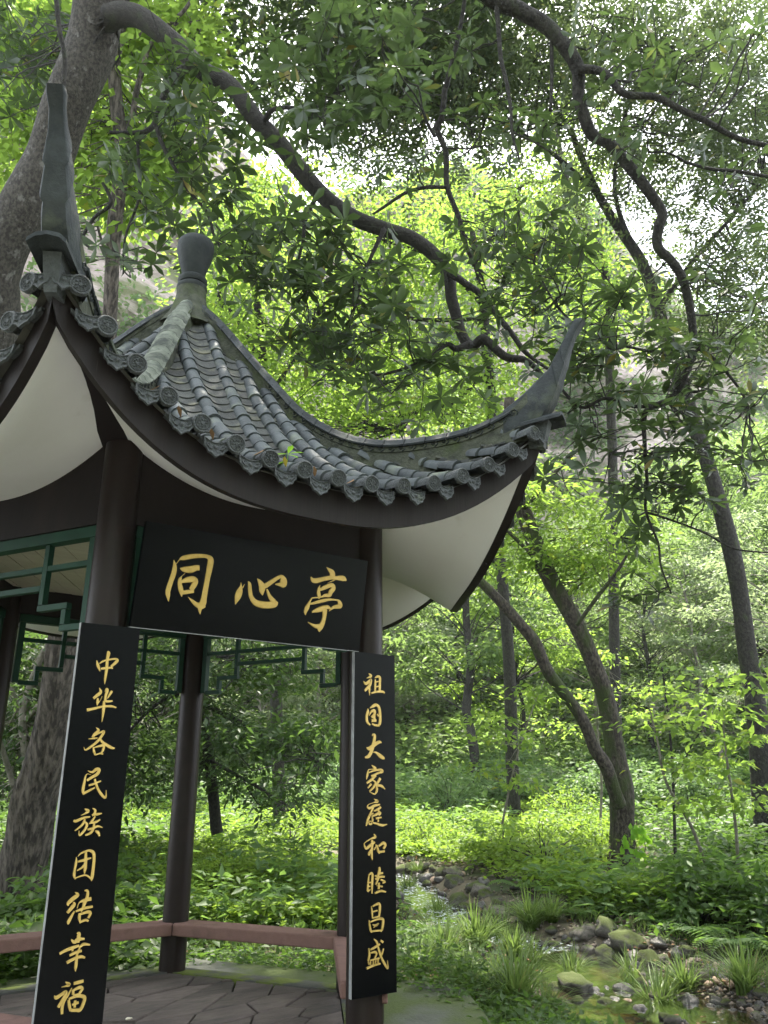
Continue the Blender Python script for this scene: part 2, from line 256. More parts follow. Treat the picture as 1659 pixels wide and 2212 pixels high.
# brush strokes in millimetres on each board: x, height, width, repeated
CHARS = [
('sign',[[-626,421,3,-614,385,27,-614,340,34,-624,290,33,-633,233,34,-628,203,27,-621,170,2],[-608,398,3,-590,431,6],[-590,431,11,-565,443,32,-509,462,32,-459,472,28,-420,474,27,-393,458,42,-392,409,42,-396,351,37,-399,293,37,-402,221,40,-405,186,48,-418,154,33,-413,117,2],[-504,212,2,-474,192,20,-442,173,32,-408,169,45,-387,166,9],[-579,378,6,-555,374,35,-511,380,48,-483,393,41,-459,398,36],[-545,351,4,-563,330,5,-569,312,26],[-572,312,20,-568,284,29,-553,244,32,-545,208,3],[-561,296,17,-525,313,38,-488,323,41,-471,311,38,-479,285,38,-493,257,32],[-548,233,26,-514,242,29,-474,251,23]]),
('sign',[[-174,347,2,-170,323,16,-173,293,44,-180,257,47,-188,224,22,-192,205,3],[-147,340,2,-158,313,9],[-126,361,3,-113,345,25,-103,302,30,-88,263,32,-55,234,42,-4,226,49,45,230,49,80,242,50,94,259,23],[74,256,36,44,279,30,24,307,20,11,329,13],[-65,386,3,-48,372,26,-24,342,49,-20,313,42,-14,285,3],[-33,335,19,-2,348,36,40,381,33,77,410,27,105,423,27,122,401,54,126,375,50,102,371,30,67,368,7]]),
('sign',[[433,534,3,458,518,27,481,503,45,489,478,48],[322,452,6,339,433,32,366,432,38,421,452,33,479,469,33,513,471,30,552,476,40,580,475,40,599,465,9],[454,428,2,508,457,9],[398,406,2,392,381,21,394,355,30,403,330,24,401,314,2],[398,374,18,428,391,30,471,414,33,495,418,33,504,398,39,486,370,36,479,350,33,444,343,24,415,329,12,346,314,9],[346,314,9,332,283,17,322,251,35,311,219,26,313,196,2],[336,273,12,368,283,20,425,304,27,483,320,18,538,324,12,560,316,27,573,291,40,552,281,33,520,272,24,488,242,3],[359,222,12,392,236,32,437,254,42,477,269,27,494,258,18],[456,249,42,458,207,33,454,171,33,443,139,41,431,114,32,432,98,3],[337,154,3,366,141,15,405,132,32,440,138,36]]),
('A',[[-994,2246,3,-985,2221,18,-974,2199,14,-969,2185,2],[-976,2228,6,-960,2242,11,-935,2252,11,-893,2262,13,-879,2254,20,-894,2234,18,-911,2217,15],[-965,2201,13,-940,2206,16,-914,2210,13,-899,2208,8],[-940,2301,10,-932,2290,23,-935,2257,18,-934,2218,19,-934,2183,18,-936,2144,13,-935,2117,2]]),
('A',[[-963,2096,2,-952,2073,19,-971,2053,19,-988,2036,16],[-965,2040,9,-964,2019,16,-964,1998,3],[-965,2003,6,-952,2025,4,-942,2051,2],[-930,2077,3,-924,2094,8,-917,2085,19,-923,2052,16,-920,2027,16,-901,2025,14,-882,2029,10],[-912,2040,6,-899,2067,16,-891,2083,15],[-1017,1972,19,-979,1982,16,-933,1995,13,-885,1999,14,-858,1993,8],[-931,2027,10,-927,2002,19,-927,1961,16,-929,1911,2]]),
('A',[[-957,1882,2,-942,1867,17,-960,1845,19,-971,1829,12],[-990,1820,5,-961,1824,11,-943,1827,6],[-962,1836,5,-933,1855,9,-912,1862,17,-922,1837,17,-943,1806,16,-972,1781,14,-1000,1762,9,-1011,1778,2],[-931,1825,13,-912,1804,16,-881,1786,19,-858,1776,16,-844,1775,8],[-961,1778,9,-953,1754,14,-945,1735,6],[-956,1775,6,-925,1785,14,-904,1786,16,-907,1761,14,-915,1749,9],[-909,1750,9,-942,1739,9],[-921,1746,8,-904,1743,8]]),
('A',[[-975,1655,3,-951,1648,14,-931,1663,19,-916,1660,20,-923,1639,19,-951,1621,17,-974,1605,14],[-955,1634,2,-975,1639,4,-984,1627,9,-987,1594,15,-990,1556,17,-984,1533,6],[-985,1539,14,-959,1553,14,-929,1569,8],[-962,1580,12,-936,1588,12,-900,1603,9],[-934,1614,12,-927,1594,14,-911,1562,15,-890,1535,16,-866,1517,12,-867,1557,2]]),
('A',[[-970,1462,5,-951,1451,20,-967,1438,8,-986,1430,3],[-1020,1407,9,-1008,1402,16,-971,1417,14,-937,1422,8],[-963,1411,11,-970,1388,14,-989,1369,10,-1008,1355,6],[-962,1397,9,-949,1385,15,-955,1362,14,-971,1340,13,-983,1332,9,-987,1355,3],[-929,1465,3,-914,1454,15,-916,1439,14,-927,1428,12],[-927,1431,9,-903,1434,15,-877,1438,6],[-911,1424,9,-924,1402,12,-937,1388,8],[-929,1392,11,-905,1395,14,-883,1407,8],[-943,1359,12,-920,1364,12,-890,1374,12,-867,1367,5],[-913,1390,11,-913,1364,15,-926,1342,15,-952,1331,9],[-903,1352,6,-887,1343,18,-877,1324,8]]),
('A',[[-986,1227,2,-983,1203,13,-986,1167,13,-986,1140,15,-978,1121,6],[-977,1229,2,-963,1244,10,-928,1255,12,-907,1250,17,-896,1236,18,-892,1199,18,-892,1157,18,-893,1126,18,-895,1107,4],[-978,1126,6,-947,1135,9,-924,1136,9,-896,1118,12],[-939,1249,13,-936,1215,18,-934,1173,19,-935,1145,6],[-976,1204,9,-944,1210,15,-909,1219,8],[-931,1201,12,-949,1176,12,-975,1161,6]]),
('A',[[-972,1059,3,-957,1045,20,-978,1029,23,-1000,1009,19,-998,997,6],[-976,1013,7,-970,1001,20,-985,981,20,-999,964,16],[-965,970,7,-978,945,16,-988,922,19,-988,911,6],[-925,1063,7,-910,1061,15,-907,1033,17,-917,1006,20,-924,979,13,-931,962,5],[-953,982,3,-946,1007,5,-924,1016,17,-886,1022,20],[-958,968,10,-920,979,15,-875,985,13],[-938,959,13,-936,935,16,-929,911,5],[-934,953,10,-898,961,17,-883,954,17,-892,932,13],[-929,917,11,-904,924,13,-889,918,10]]),
('A',[[-941,866,5,-930,863,20,-929,842,20,-928,822,13],[-965,840,6,-948,826,19,-930,837,20,-899,837,10],[-1015,780,14,-988,792,16,-954,801,18,-923,809,13],[-922,797,10,-901,812,15,-868,807,8],[-954,795,13,-953,786,10],[-965,768,13,-936,778,16,-907,783,13],[-975,736,16,-942,750,16,-911,757,16,-887,750,10],[-919,797,10,-928,769,13,-928,740,16,-928,711,16,-928,693,2]]),
('A',[[-971,651,5,-951,637,19,-969,632,8,-987,630,3],[-1017,597,3,-1007,586,19,-983,597,17,-963,606,19,-969,584,17,-982,560,17,-992,542,16],[-936,621,3,-949,595,10,-967,564,13,-973,539,17,-970,511,13],[-929,639,16,-904,642,18,-882,645,16],[-929,613,16,-926,590,13],[-925,610,10,-898,618,18,-884,611,15,-895,592,13],[-926,586,8,-892,591,8],[-946,570,13,-939,543,17,-930,520,13],[-946,573,10,-906,582,16,-870,572,19,-870,546,18,-883,519,18,-898,516,13],[-928,522,16,-886,517,16],[-913,563,14,-913,532,13],[-927,545,10,-896,552,13]]),
('B',[[844,2310,6,863,2295,23,844,2283,11,827,2277,3],[801,2255,4,822,2239,23,852,2260,21,863,2267,21,856,2235,23,833,2209,23,812,2191,19],[852,2226,15,850,2195,17,852,2162,3],[896,2282,6,917,2295,19,937,2288,21,937,2250,21,935,2197,21],[898,2273,12,898,2235,17,896,2194,15],[902,2257,12,929,2262,8],[902,2223,10,929,2229,10],[864,2178,13,910,2190,15,960,2194,18,975,2184,10]]),
('B',[[838,2075,4,838,2052,23,830,2022,21,834,1988,21,857,1967,11],[855,2078,6,883,2094,23,906,2102,23,929,2088,23,938,2051,23,940,2002,23,933,1971,23],[872,1976,13,902,1967,17,933,1968,19],[849,2027,3,864,2054,17,891,2064,23,891,2037,23,868,2017,19],[891,2037,19,891,2009,23,906,1997,15],[868,1996,23,906,1997,19],[914,2041,15,925,2027,10]]),
('B',[[874,1895,4,880,1906,13,895,1900,23,891,1867,26,880,1828,30,865,1789,28,846,1765,26,817,1757,11],[829,1821,7,854,1815,30,899,1843,26,933,1859,23,950,1855,8],[880,1792,3,906,1790,15,940,1769,30,966,1755,23,972,1748,4]]),
('B',[[869,1709,4,892,1695,21,905,1687,17],[907,1685,13,871,1683,5,845,1678,8,837,1648,17,829,1619,6],[845,1661,8,892,1675,13,944,1681,17,957,1669,20,922,1659,15,867,1638,17],[905,1645,17,871,1618,19,831,1595,15],[875,1615,9,892,1608,13,901,1595,17,884,1568,17,854,1545,11],[867,1591,17,840,1565,11],[909,1575,17,912,1551,19,893,1528,11,854,1542,4],[940,1627,22,918,1598,19,901,1578,17],[914,1581,15,948,1578,19,976,1558,6]]),
('B',[[890,1497,6,918,1482,23,888,1475,6,846,1463,6,840,1446,13,859,1441,19,897,1456,19,937,1462,11],[884,1443,13,863,1410,15,843,1372,19,828,1333,8],[944,1448,17,922,1432,19,888,1423,8],[922,1422,17,939,1409,19,927,1396,13],[931,1412,13,905,1400,19,872,1391,6],[948,1383,11,905,1377,15],[922,1386,13,922,1354,11],[884,1410,8,857,1397,13],[872,1391,8,878,1368,13,868,1345,15,849,1346,10,855,1362,6,884,1351,10,914,1344,15,952,1334,17,992,1339,6]]),
('B',[[889,1283,8,901,1264,19,868,1255,10,823,1235,6,815,1219,10,831,1199,19,864,1217,21,897,1234,15],[876,1249,17,876,1217,21,872,1179,19,874,1150,17,877,1128,5],[876,1201,12,856,1170,21,848,1155,10],[901,1216,10,910,1212,8,889,1188,10],[914,1215,8,922,1183,19,933,1164,8],[926,1208,13,964,1226,21,979,1213,21,964,1191,17],[931,1173,15,973,1176,15]]),
('B',[[852,1046,7,846,995,15,842,949,15],[849,1039,10,869,1051,15,879,1040,18,876,988,18,875,932,8],[849,995,8,873,999,8],[842,972,9,863,976,7],[842,944,9,863,958,7],[931,1084,14,933,1063,22,921,1035,17,896,1034,8],[921,1045,17,959,1047,14],[900,1013,14,934,1026,15,972,1024,13],[927,1022,14,903,982,12],[941,1010,14,976,995,11,955,989,10],[927,993,15,926,954,15],[910,976,7,955,968,12],[897,933,12,941,943,15,981,935,11]]),
('B',[[870,861,4,877,825,13,879,790,8],[880,858,9,921,870,17,936,861,19,934,821,18,929,791,10],[880,827,9,917,832,10],[883,792,9,929,797,10],[853,782,4,857,757,13,867,721,15,877,713,7],[863,771,9,914,782,14,955,781,18,961,763,18,954,728,16,943,709,8],[880,755,5,904,748,15,927,758,7,887,737,4],[873,718,11,944,717,12]]),
('B',[[890,673,8,914,652,17,917,627,13],[864,615,9,894,624,15,937,640,12],[917,637,13,929,606,16,947,565,16,974,523,18,996,499,11,993,543,3],[964,613,9,951,584,13,937,566,7],[941,660,14,961,648,17],[851,626,8,857,589,15,848,556,13],[864,598,8,900,599,15,910,588,12,894,561,8],[848,553,7,854,536,11],[861,557,9,931,562,11],[864,554,8,864,532,9],[884,559,7,884,532,8],[904,560,7,900,536,8],[920,563,9,920,533,11],[836,516,14,887,527,13,937,532,9]]),
]
# ================================================================ pavilion (six columns, z = 0 on its stone floor)
RC = 1.848; AP = RC * math.sqrt(3) / 2
T30 = math.tan(R_(30)); C30 = math.cos(R_(30))
RK = [Matrix.Rotation(R_(60 * k), 4, 'Z') for k in range(6)]        # face 0 carries the sign; faces go round counter-clockwise
def corner(j, r=RC): a = R_(-60 + 60 * j); return np.array([r * math.cos(a), r * math.sin(a), 0.])
pav = thing('pavilion', 'open six sided pavilion with dark columns and upswept grey tiled roof', 'pavilion')

HIP = np.array([(0.10, 5.90), (0.15, 5.83), (0.37, 5.607), (0.70, 5.207), (1.04, 4.80), (1.30, 4.51), (1.655, 4.255), (1.99, 4.124), (2.31, 4.084), (2.70, 4.091), (2.995, 4.174), (3.10, 4.256), (3.19, 4.33)])
def hip_top(r): return float(np.interp(r, HIP[:, 0], HIP[:, 1]))
HS = spline(HIP, 5)
def hip_top(r): return float(np.interp(r, HS[:, 0], HS[:, 1]))
def hip_base(r): return min(hip_top(min(r, 2.995)) - .11 - .09 * min(1, r / .5), 9) if r < 2.995 else 3.974 + (r - 2.995) * .25
def se(x): return 2.562 + .259 * (abs(x) / 1.6) ** 2.125
def ze(x): return 3.355 + .677 * (abs(x) / 1.6) ** 2.67
def zlow(x): return ze(x) - .245
def rowk(k): return .2235 * (k - .002 * k ** 3)
# the roof as built sits a little askew on its columns
ROOFM = Matrix.Translation((-.0325, .0047, 3.5 - .0376)) @ Matrix.Rotation(-.012, 4, 'Z') @ Matrix.Rotation(.007, 4, 'Y') @ Matrix.Rotation(.0064, 4, 'X') @ Matrix.Scale(1.0126, 4) @ Matrix.Translation((0, 0, -3.5))
def Zs(x, s):
    sh = max(abs(x) / T30, .13); e = se(x)
    if s <= sh: return hip_base(max(s / C30, .13))
    zh = hip_base(sh / C30)
    return ze(x) + (zh - ze(x)) * max(0, (e - s) / (e - sh)) ** 1.45
def rowx(xe, s): return xe + .25 * (1 - s / 2.5) * math.exp(-(xe / .45) ** 2)
def P3(x, s, dz=0): return np.array([x, -s, Zs(x, s) + dz])

# ---- floor
floor = MB().prism([corner(j, 1.66) + (0, 0, -.16) for j in range(6)], (0, 0, .105)).build('floor', M['deck'], pav)
fl = [corner(j, 1.735)[:2] for j in range(6)]
fr = np.random.default_rng(5)
AF_ = np.array([[math.cos(.5), -math.sin(.5)], [math.sin(.5), math.cos(.5)]]) @ np.diag([1.45, .62]); AI_ = np.linalg.inv(AF_)
pts = []
for _ in range(4000):
    q = AI_ @ fr.uniform(-1.9, 1.9, 2)
    if all(np.hypot(*(q - p)) > .28 + .22 * ((i * 7) % 5) / 4 for i, p in enumerate(pts)): pts.append(q)
def clip(poly, n, d):
    out = []
    for i in range(len(poly)):
        a, b = poly[i], poly[(i + 1) % len(poly)]; da, db = a @ n - d, b @ n - d
        if da <= 0: out.append(a)
        if da * db < 0: out.append(a + (b - a) * da / (da - db))
    return out
for p in pts:
    poly = [AI_ @ np.array(q) for q in fl]
    for q in pts:
        if q is p: continue
        n = q - p; d = np.linalg.norm(n); n /= d; poly = clip(poly, n, (p + q) @ n / 2 - .009)
        if len(poly) < 3: break
    if len(poly) < 3: continue
    poly = [AF_ @ q for q in poly]
    c = np.mean(poly, axis=0)
    tz = -.012 + fr.uniform(-.006, .006); tx, ty = fr.uniform(-.012, .012, 2)
    V = []; n = len(poly)
    for ins, zz in ((0, -.056), (0, tz - .006), (.012, tz)):
        for q in poly:
            dq = q - c; L = np.linalg.norm(dq) + 1e-6; r = c + dq * max(0, 1 - ins / L)
            V.append((r[0], r[1], zz + (tx * (r[0] - c[0]) + ty * (r[1] - c[1]) if zz > -.05 else 0)))
    F = [tuple(2 * n + i for i in range(n))] + [(k * n + i, k * n + (i + 1) % n, (k + 1) * n + (i + 1) % n, (k + 1) * n + i) for k in (0, 1) for i in range(n)]
    mesh_obj('flagstone', V, F, M['flag'], floor)
for j in range(6):                                   # edge stones round the floor, two to a side
    a0, a1 = corner(j, 1.745), corner(j + 1, 1.745); b0, b1 = corner(j, 2.03), corner(j + 1, 2.03)
    for t0, t1 in ((0, .47), (.475, 1)):
        P = [a0 + (a1 - a0) * t0, b0 + (b1 - b0) * t0, b0 + (b1 - b0) * t1, a0 + (a1 - a0) * t1]
        hb = MB(); h = fr.uniform(-.004, .006)
        hb.hexa([p + (0, 0, -.16) for p in P] + [P[0] + (0, 0, h - .004), P[1] + (0, 0, h - .012), P[2] + (0, 0, h - .012), P[3] + (0, 0, h - .004)])
        hb.build('edge_stone', M['kerb'], floor)
ap = MB().prism([corner(j, 3.05) + (0, 0, -.42) for j in range(6)], (0, 0, .30)).build('apron', M['apron'], pav)

# ---- columns
cm = MB().lathe([(.121, -.03), (.1205, .05), (.120, .06), (.1195, .9), (.117, 2.2), (.115, 3.62)], 28).mesh('column', M['brown'])
soft(cm)
for j in range(6): link('column', cm, pav, Matrix.Translation(corner(j)))

# ---- beam boards between columns, following the underside of the eaves
def zring(x): return 3.425 + .36 * x * x
for k in range(6):
    b = MB(); n = 17; V = []; X = np.linspace(-.905, .905, n)
    for x in X:
        zt = zring(x) + .03
        for y, z in ((-AP - .055, 3.105), (-AP + .055, 3.105), (-AP + .055, zt), (-AP - .055, zt)): V.append((x, y, z))
    F = [(4 * i + a, 4 * i + (a + 1) % 4, 4 * i + 4 + (a + 1) % 4, 4 * i + 4 + a) for i in range(n - 1) for a in range(4)] + [(3, 2, 1, 0), tuple(4 * n - 4 + a for a in range(4))]
    mesh_obj('beam', [RK[k] @ Vector(v) for v in V], F, M['dark'], pav)
    # lattice under the beam
    lt = MB()
    def bar(x0, z0, x1, z1, w=.036, d=.042):
        q = MB(); cx, cz = (x0 + x1) / 2, (z0 + z1) / 2
        q.box((cx, -AP, cz), (abs(x1 - x0) + (w if x0 == x1 else 0), d, abs(z1 - z0) + (w if z0 == z1 else 0))); return q
    h = RC / 2
    root = bar(-h + .12, 3.0675, h - .12, 3.0675, .07, .075)
    lat = root.build('lattice', M['green'], pav); lat.data.transform(RK[k])
    u1, u2, pe = h - .535, h - .33, h - .15
    for sgn in (-1, 1):
        for q in (bar(sgn * pe, 2.485, sgn * pe, 3.0315, .05, .06), bar(sgn * u1, 2.645, sgn * u1, 3.0315), bar(sgn * (u1 - .021), 2.622, sgn * (u2 + .021), 2.622), bar(sgn * u2, 2.508, sgn * u2, 2.599), bar(sgn * (u2 - .021), 2.485, sgn * (pe - .027), 2.485), bar(sgn * (u1 + .022), 2.875, sgn * (pe - .026), 2.875, .034, .04)):
            o = q.build('lattice_bar', M['green'], lat); o.data.transform(RK[k])
    for z in (2.875, 2.752):
        o = bar(-u1 + .022, z, u1 - .022, z, .034, .04).build('lattice_bar', M['green'], lat); o.data.transform(RK[k])

# ---- benches on five sides (the side with the sign is the way in)
for k in range(1, 6):
    ri, ro = RC - .175, RC + .16; b = MB()
    a0, a1 = corner(k - 1, ri), corner(k, ri); b0, b1 = corner(k - 1, ro), corner(k, ro)
    u = (a1 - a0) / np.linalg.norm(a1 - a0) * .002
    P = [a0 + u, b0 + u, b1 - u, a1 - u]
    b.hexa([p + (0, 0, .296) for p in P] + [p + (0, 0, .398) for p in P])
    o = b.build('bench', M['bench'], pav)
    md = o.modifiers.new('bevel', 'BEVEL'); md.width = .012; md.segments = 2

# ---- ceiling boards
clip6 = [corner(j, RC - .07)[:2] for j in range(6)]
ceil_ = MB().prism([corner(j, RC - .07) + (0, 0, 3.36) for j in range(6)], (0, 0, .02)).build('ceiling', M['deck'], pav)
bw_ = .13
for i in range(-13, 14):
    c0 = i * bw_; d_ = np.array([math.cos(R_(-30)), math.sin(R_(-30))])
    poly = clip(clip([np.array(q) for q in clip6], d_, c0 + bw_ / 2 - .003), -d_, -(c0 - bw_ / 2 + .003))
    if len(poly) > 2: MB().prism([(q[0], q[1], 3.335 + .003 * (i % 2)) for q in poly], (0, 0, .022)).build('ceiling_board', M['ceiling'], ceil_)

# ---- eaves: fascia board, plastered soffit, hip rafters
xc = 1.632
for k in range(6):
    n = 41; V = []
    for i in range(n):
        x = -xc + 2 * xc * i / (n - 1); s = se(x) - .075; xx = max(-s * T30, min(s * T30, x)); si = s - .06; xi = max(-si * T30, min(si * T30, x))
        V += [(xx, -s, zlow(x)), (xi, -si, zlow(x) + .008), (xi, -si, ze(x) - .045), (xx, -s, ze(x) - .045)]
    F = [(4 * i + a, 4 * i + 4 + a, 4 * i + 4 + (a + 1) % 4, 4 * i + (a + 1) % 4) for i in range(n - 1) for a in range(4)] + [(0, 1, 2, 3), tuple(4 * n - 1 - a for a in range(4))]
    o = mesh_obj('eave_board', [RK[k] @ Vector(v) for v in V], F, M['eave'], pav)
    V = []; nv = 9
    for i in range(n):
        t = -1 + 2 * i / (n - 1); xe_ = t * xc; s1 = se(xe_) - .13; xr = t * .93
        e = np.array([t * s1 * T30 if abs(t) > .97 else max(-s1 * T30, min(s1 * T30, xe_)), -s1, zlow(xe_) + .014]); r0 = np.array([xr, -AP + .02, zring(xr)])
        for q in range(nv):
            v = q / (nv - 1); p = r0 + (e - r0) * v; p[2] += .07 * math.sin(math.pi * v) * (1 - .3 * abs(t)); V.append(p)
    F = [(i * nv + q, i * nv + q + 1, (i + 1) * nv + q + 1, (i + 1) * nv + q) for i in range(n - 1) for q in range(nv - 1)]
    nb = len(V); V = V + [p + np.array([0, 0, .03]) for p in V]; F = [f[::-1] for f in F] + [tuple(a + nb for a in f) for f in F]
    o = mesh_obj('soffit', [RK[k] @ Vector(p) for p in V], F, M['plaster'], pav, True)
for j in range(6):                                   # curved hip rafter under each corner
    a = R_(-60 + 60 * j); u = np.array([math.cos(a), math.sin(a), 0]); v = np.array([-math.sin(a), math.cos(a), 0]); V = []
    n = 14
    for i in range(n):
        r = 1.80 + (3.06 - 1.80) * i / (n - 1); t = i / (n - 1)
        z = 3.70 + (zlow(xc) - 3.70) * t + .05 * math.sin(math.pi * t); wd = .085 - .03 * t
        for sw, dz in ((-1, -.055), (1, -.055), (1, .03), (-1, .03)): V.append(u * r + v * sw * wd + np.array([0, 0, z + dz]))
    F = [(4 * i + a_, 4 * i + 4 + a_, 4 * i + 4 + (a_ + 1) % 4, 4 * i + (a_ + 1) % 4) for i in range(n - 1) for a_ in range(4)] + [(0, 1, 2, 3), tuple(4 * n - 1 - a_ for a_ in range(4))]
    mesh_obj('hip_rafter', V, F, M['dark'], pav)

# ---- tiles
def barrel_mesh():
    n = 9; V = []; L = .20
    for x, r in ((0, .048), (L - .016, .0555), (L - .014, .0585), (L, .0585), (L, .042), (0, .038)):
        for i in range(n): a = math.pi * (-.08 + 1.16 * i / (n - 1)); V.append((x, r * math.cos(a), r * math.sin(a)))
    F = [(k * n + i, (k + 1) * n + i, (k + 1) * n + i + 1, k * n + i + 1) for k in range(5) for i in range(n - 1)]
    b = MB().add(V, F).mesh('barrel_tile', M['tile']); return soft(b, 50)
def pan_mesh():
    n = 7; V = []; L = .20
    for x, dz in ((0, 0), (L, .0), (L, -.020), (0, -.014)):
        for i in range(n): y = -.088 + .176 * i / (n - 1); V.append((x, y, dz + .030 * ((y / .088) ** 2) - .012))
    F = [((k % 4) * n + i, ((k + 1) % 4) * n + i, ((k + 1) % 4) * n + i + 1, (k % 4) * n + i + 1) for k in range(4) for i in range(n - 1)]
    F += [(0, 3 * n, 2 * n, n), tuple(q + n - 1 for q in (0, n, 2 * n, 3 * n))]
    b = MB().add(V, F).mesh('pan_tile', M['pan']); return soft(b, 50)
def end_mesh():                                       # disc with concentric rims and a raised emblem, facing +x
    b = MB(); n = 24
    pr = [(.052, -.02), (.0525, .004), (.049, .009), (.0435, .009), (.042, .003), (.037, .002), (.0355, .006), (.033, .006), (.0315, .002), (.010, .002), (.009, .007), (.0, .0085)]
    V = []; F = []
    for r, x in pr:
        for i in range(n): a = 2 * math.pi * i / n; V.append((x, r * math.cos(a), r * math.sin(a)))
    for q in range(len(pr) - 1):
        for i in range(n): l = (i + 1) % n; F.append((q * n + i, q * n + l, (q + 1) * n + l, (q + 1) * n + i))
    b.add(V, F)
    for i in range(8):                               # petals of the emblem
        a = 2 * math.pi * i / 8
        b.tube([(.003, .013 * math.cos(a), .013 * math.sin(a)), (.006, .021 * math.cos(a + .25), .021 * math.sin(a + .25)), (.003, .030 * math.cos(a), .030 * math.sin(a))], [.002, .0042, .002], 5)
    n = 9; V = []; L = .16
    for x, r in ((-L, .050), (-.005, .0515), (-.005, .045), (-L, .038)):
        for i in range(n): a = math.pi * (-.10 + 1.2 * i / (n - 1)); V.append((x, r * math.cos(a), r * math.sin(a)))
    b.add(V, [(k * n + i, (k + 1) * n + i, (k + 1) * n + i + 1, k * n + i + 1) for k in range(3) for i in range(n - 1)])
    return soft(b.mesh('end_tile', M['tile_relief']), 40)
def drip_mesh():                                      # hanging lip with a scalloped edge, facing +x, z down
    up_ = [(y, -.026 * (1 - (y / .068) ** 2) + .012) for y in np.linspace(-.068, .068, 9)]
    lo_ = [(.068, -.022), (.066, -.042), (.052, -.054), (.043, -.074), (.025, -.079), (0, -.100), (-.025, -.079), (-.043, -.074), (-.052, -.054), (-.066, -.042), (-.068, -.022)]
    ol = up_ + lo_; tilt = .28
    f = lambda y, z, x: (x - z * tilt, y, z + x * tilt)
    b = MB(); m = len(ol); V = [f(y, z, 0) for y, z in ol] + [f(y, z, .016) for y, z in ol] + [f(y * .86, (z + .035) * .80 - .035, .016) for y, z in ol] + [f(y * .82, (z + .035) * .76 - .035, .010) for y, z in ol]
    F = [tuple(range(m))[::-1]] + [(q * m + i, q * m + (i + 1) % m, (q + 1) * m + (i + 1) % m, (q + 1) * m + i) for q in range(3) for i in range(m)] + [tuple(3 * m + i for i in range(m))]
    b.add(V, F)
    b.tube([f(0, -.040, .008), f(0, -.040, .020)], [.017, .008], 8)
    for sg in (-1, 1): b.tube([f(sg * .020, -.052, .012), f(sg * .036, -.050, .016), f(sg * .050, -.034, .016), f(sg * .044, -.024, .014), f(sg * .034, -.030, .012)], [.004, .006, .005, .004, .003], 5)
    V = []; n = 7
    for x, dz in ((-.14, .014), (.0, .008), (.0, -.012), (-.14, -.004)):
        for i in range(n): y = -.088 + .176 * i / (n - 1); V.append((x, y, dz + .030 * ((y / .088) ** 2) - .022))
    b.add(V, [((k % 4) * n + i, ((k + 1) % 4) * n + i, ((k + 1) % 4) * n + i + 1, (k % 4) * n + i + 1) for k in range(4) for i in range(n - 1)])
    return soft(b.mesh('drip_tile', M['tile_relief']), 40)
def frame(p, d, up=(0, 0, 1.)):
    x = Vector(d).normalized(); z = Vector(up); y = z.cross(x).normalized(); z = x.cross(y)
    return Matrix(((x[0], y[0], z[0], p[0]), (x[1], y[1], z[1], p[1]), (x[2], y[2], z[2], p[2]), (0, 0, 0, 1)))
BAR, PAN, END, DRIP = barrel_mesh(), pan_mesh(), end_mesh(), drip_mesh()
W_ = .213
bar_j, pan_j = [], []            # placements, front face first
roofs = []
for k in (0, 5, 1, 2, 3, 4):
    V = []; ns, nx = 26, 25
    for i in range(nx):
        t = -1 + 2 * i / (nx - 1)
        for q in range(ns):
            v = q / (ns - 1); xe_ = t * xc; s1 = se(xe_) - .03; s = .11 + (s1 - .11) * v; x = xe_ * (s / s1)
            V.append(RK[k] @ Vector((x, -s, Zs(x, s) - .062)))
    F = [(i * ns + q, i * ns + q + 1, (i + 1) * ns + q + 1, (i + 1) * ns + q) for i in range(nx - 1) for q in range(ns - 1)]
    roof = mesh_obj('roof', V, F, M['deck'], pav, True); roofs.append(roof)
    if k != 0: roof['kind'] = 'structure'
    far = k in (2, 3, 4); fb = MB()
    def put(name, me, mw):
        if not far: link(name, me, roof, RK[k] @ mw)
        else:
            A = RK[k] @ mw; fb.add([A @ v.co for v in me.vertices], [tuple(p.vertices) for p in me.polygons])
    for i in range(16):
        xe_ = rowk(i - 7.5)
        S_ = np.linspace(.16, se(xe_), 160); X_ = np.array([rowx(xe_, s) for s in S_])
        ok = np.abs(X_) < S_ * T30 - .03
        if not ok.any(): ok[-3:] = True
        s0 = S_[np.argmax(ok)] - .04
        L = np.linspace(s0, se(xe_), 60); pp = np.array([P3(rowx(xe_, s), s) for s in L]); ac = np.r_[0, np.cumsum(np.linalg.norm(np.diff(pp, axis=0), axis=1))]
        tot = ac[-1]; pos = tot - .09
        d = pp[-1] - pp[-4]; d = d / np.linalg.norm(d)
        put('end_tile', END, frame(pp[-1] + d * .035, d * (1, 1, .8)))
        step = .186
        while pos > .02:
            a0 = max(pos - step - .012, -.06); g = lambda s: np.array([np.interp(s, ac, pp[:, q]) for q in range(3)])
            p0, p1 = g(max(a0, 0)), g(pos)
            if np.linalg.norm(p1 - p0) < .03: break
            d = (p1 - p0) / np.linalg.norm(p1 - p0); jit = rng.normal(0, .003, 3)
            put('barrel_tile', BAR, frame(p1 - d * .20 + jit, d + jit * 1.2)); pos -= step
    for i in range(17):
        xe_ = rowk(i - 8); sE = se(xe_) - .03
        if abs(xe_) > sE * T30 + .09: continue
        pd = np.array([xe_, -sE - .015, ze(xe_) - .030]); put('drip_tile', DRIP, frame(pd, (xe_ * .10, -1, -.12)))
        s = sE - .03
        while s > .25:
            x = rowx(xe_, s)
            if abs(x) > s * T30 - .04: break
            p1 = P3(x, s, -.028); p0 = P3(rowx(xe_, s - .15), s - .15, -.028); d = (p1 - p0) / np.linalg.norm(p1 - p0)
            put('pan_tile', PAN, frame(p1 - d * .2 + np.array([0, 0, -.004]), d + np.array([0, 0, .10]))); s -= .125 * abs(d[1]) + .01
    if far: tag(fb.build('far_tiles', M['tile'], roof), kind='stuff')

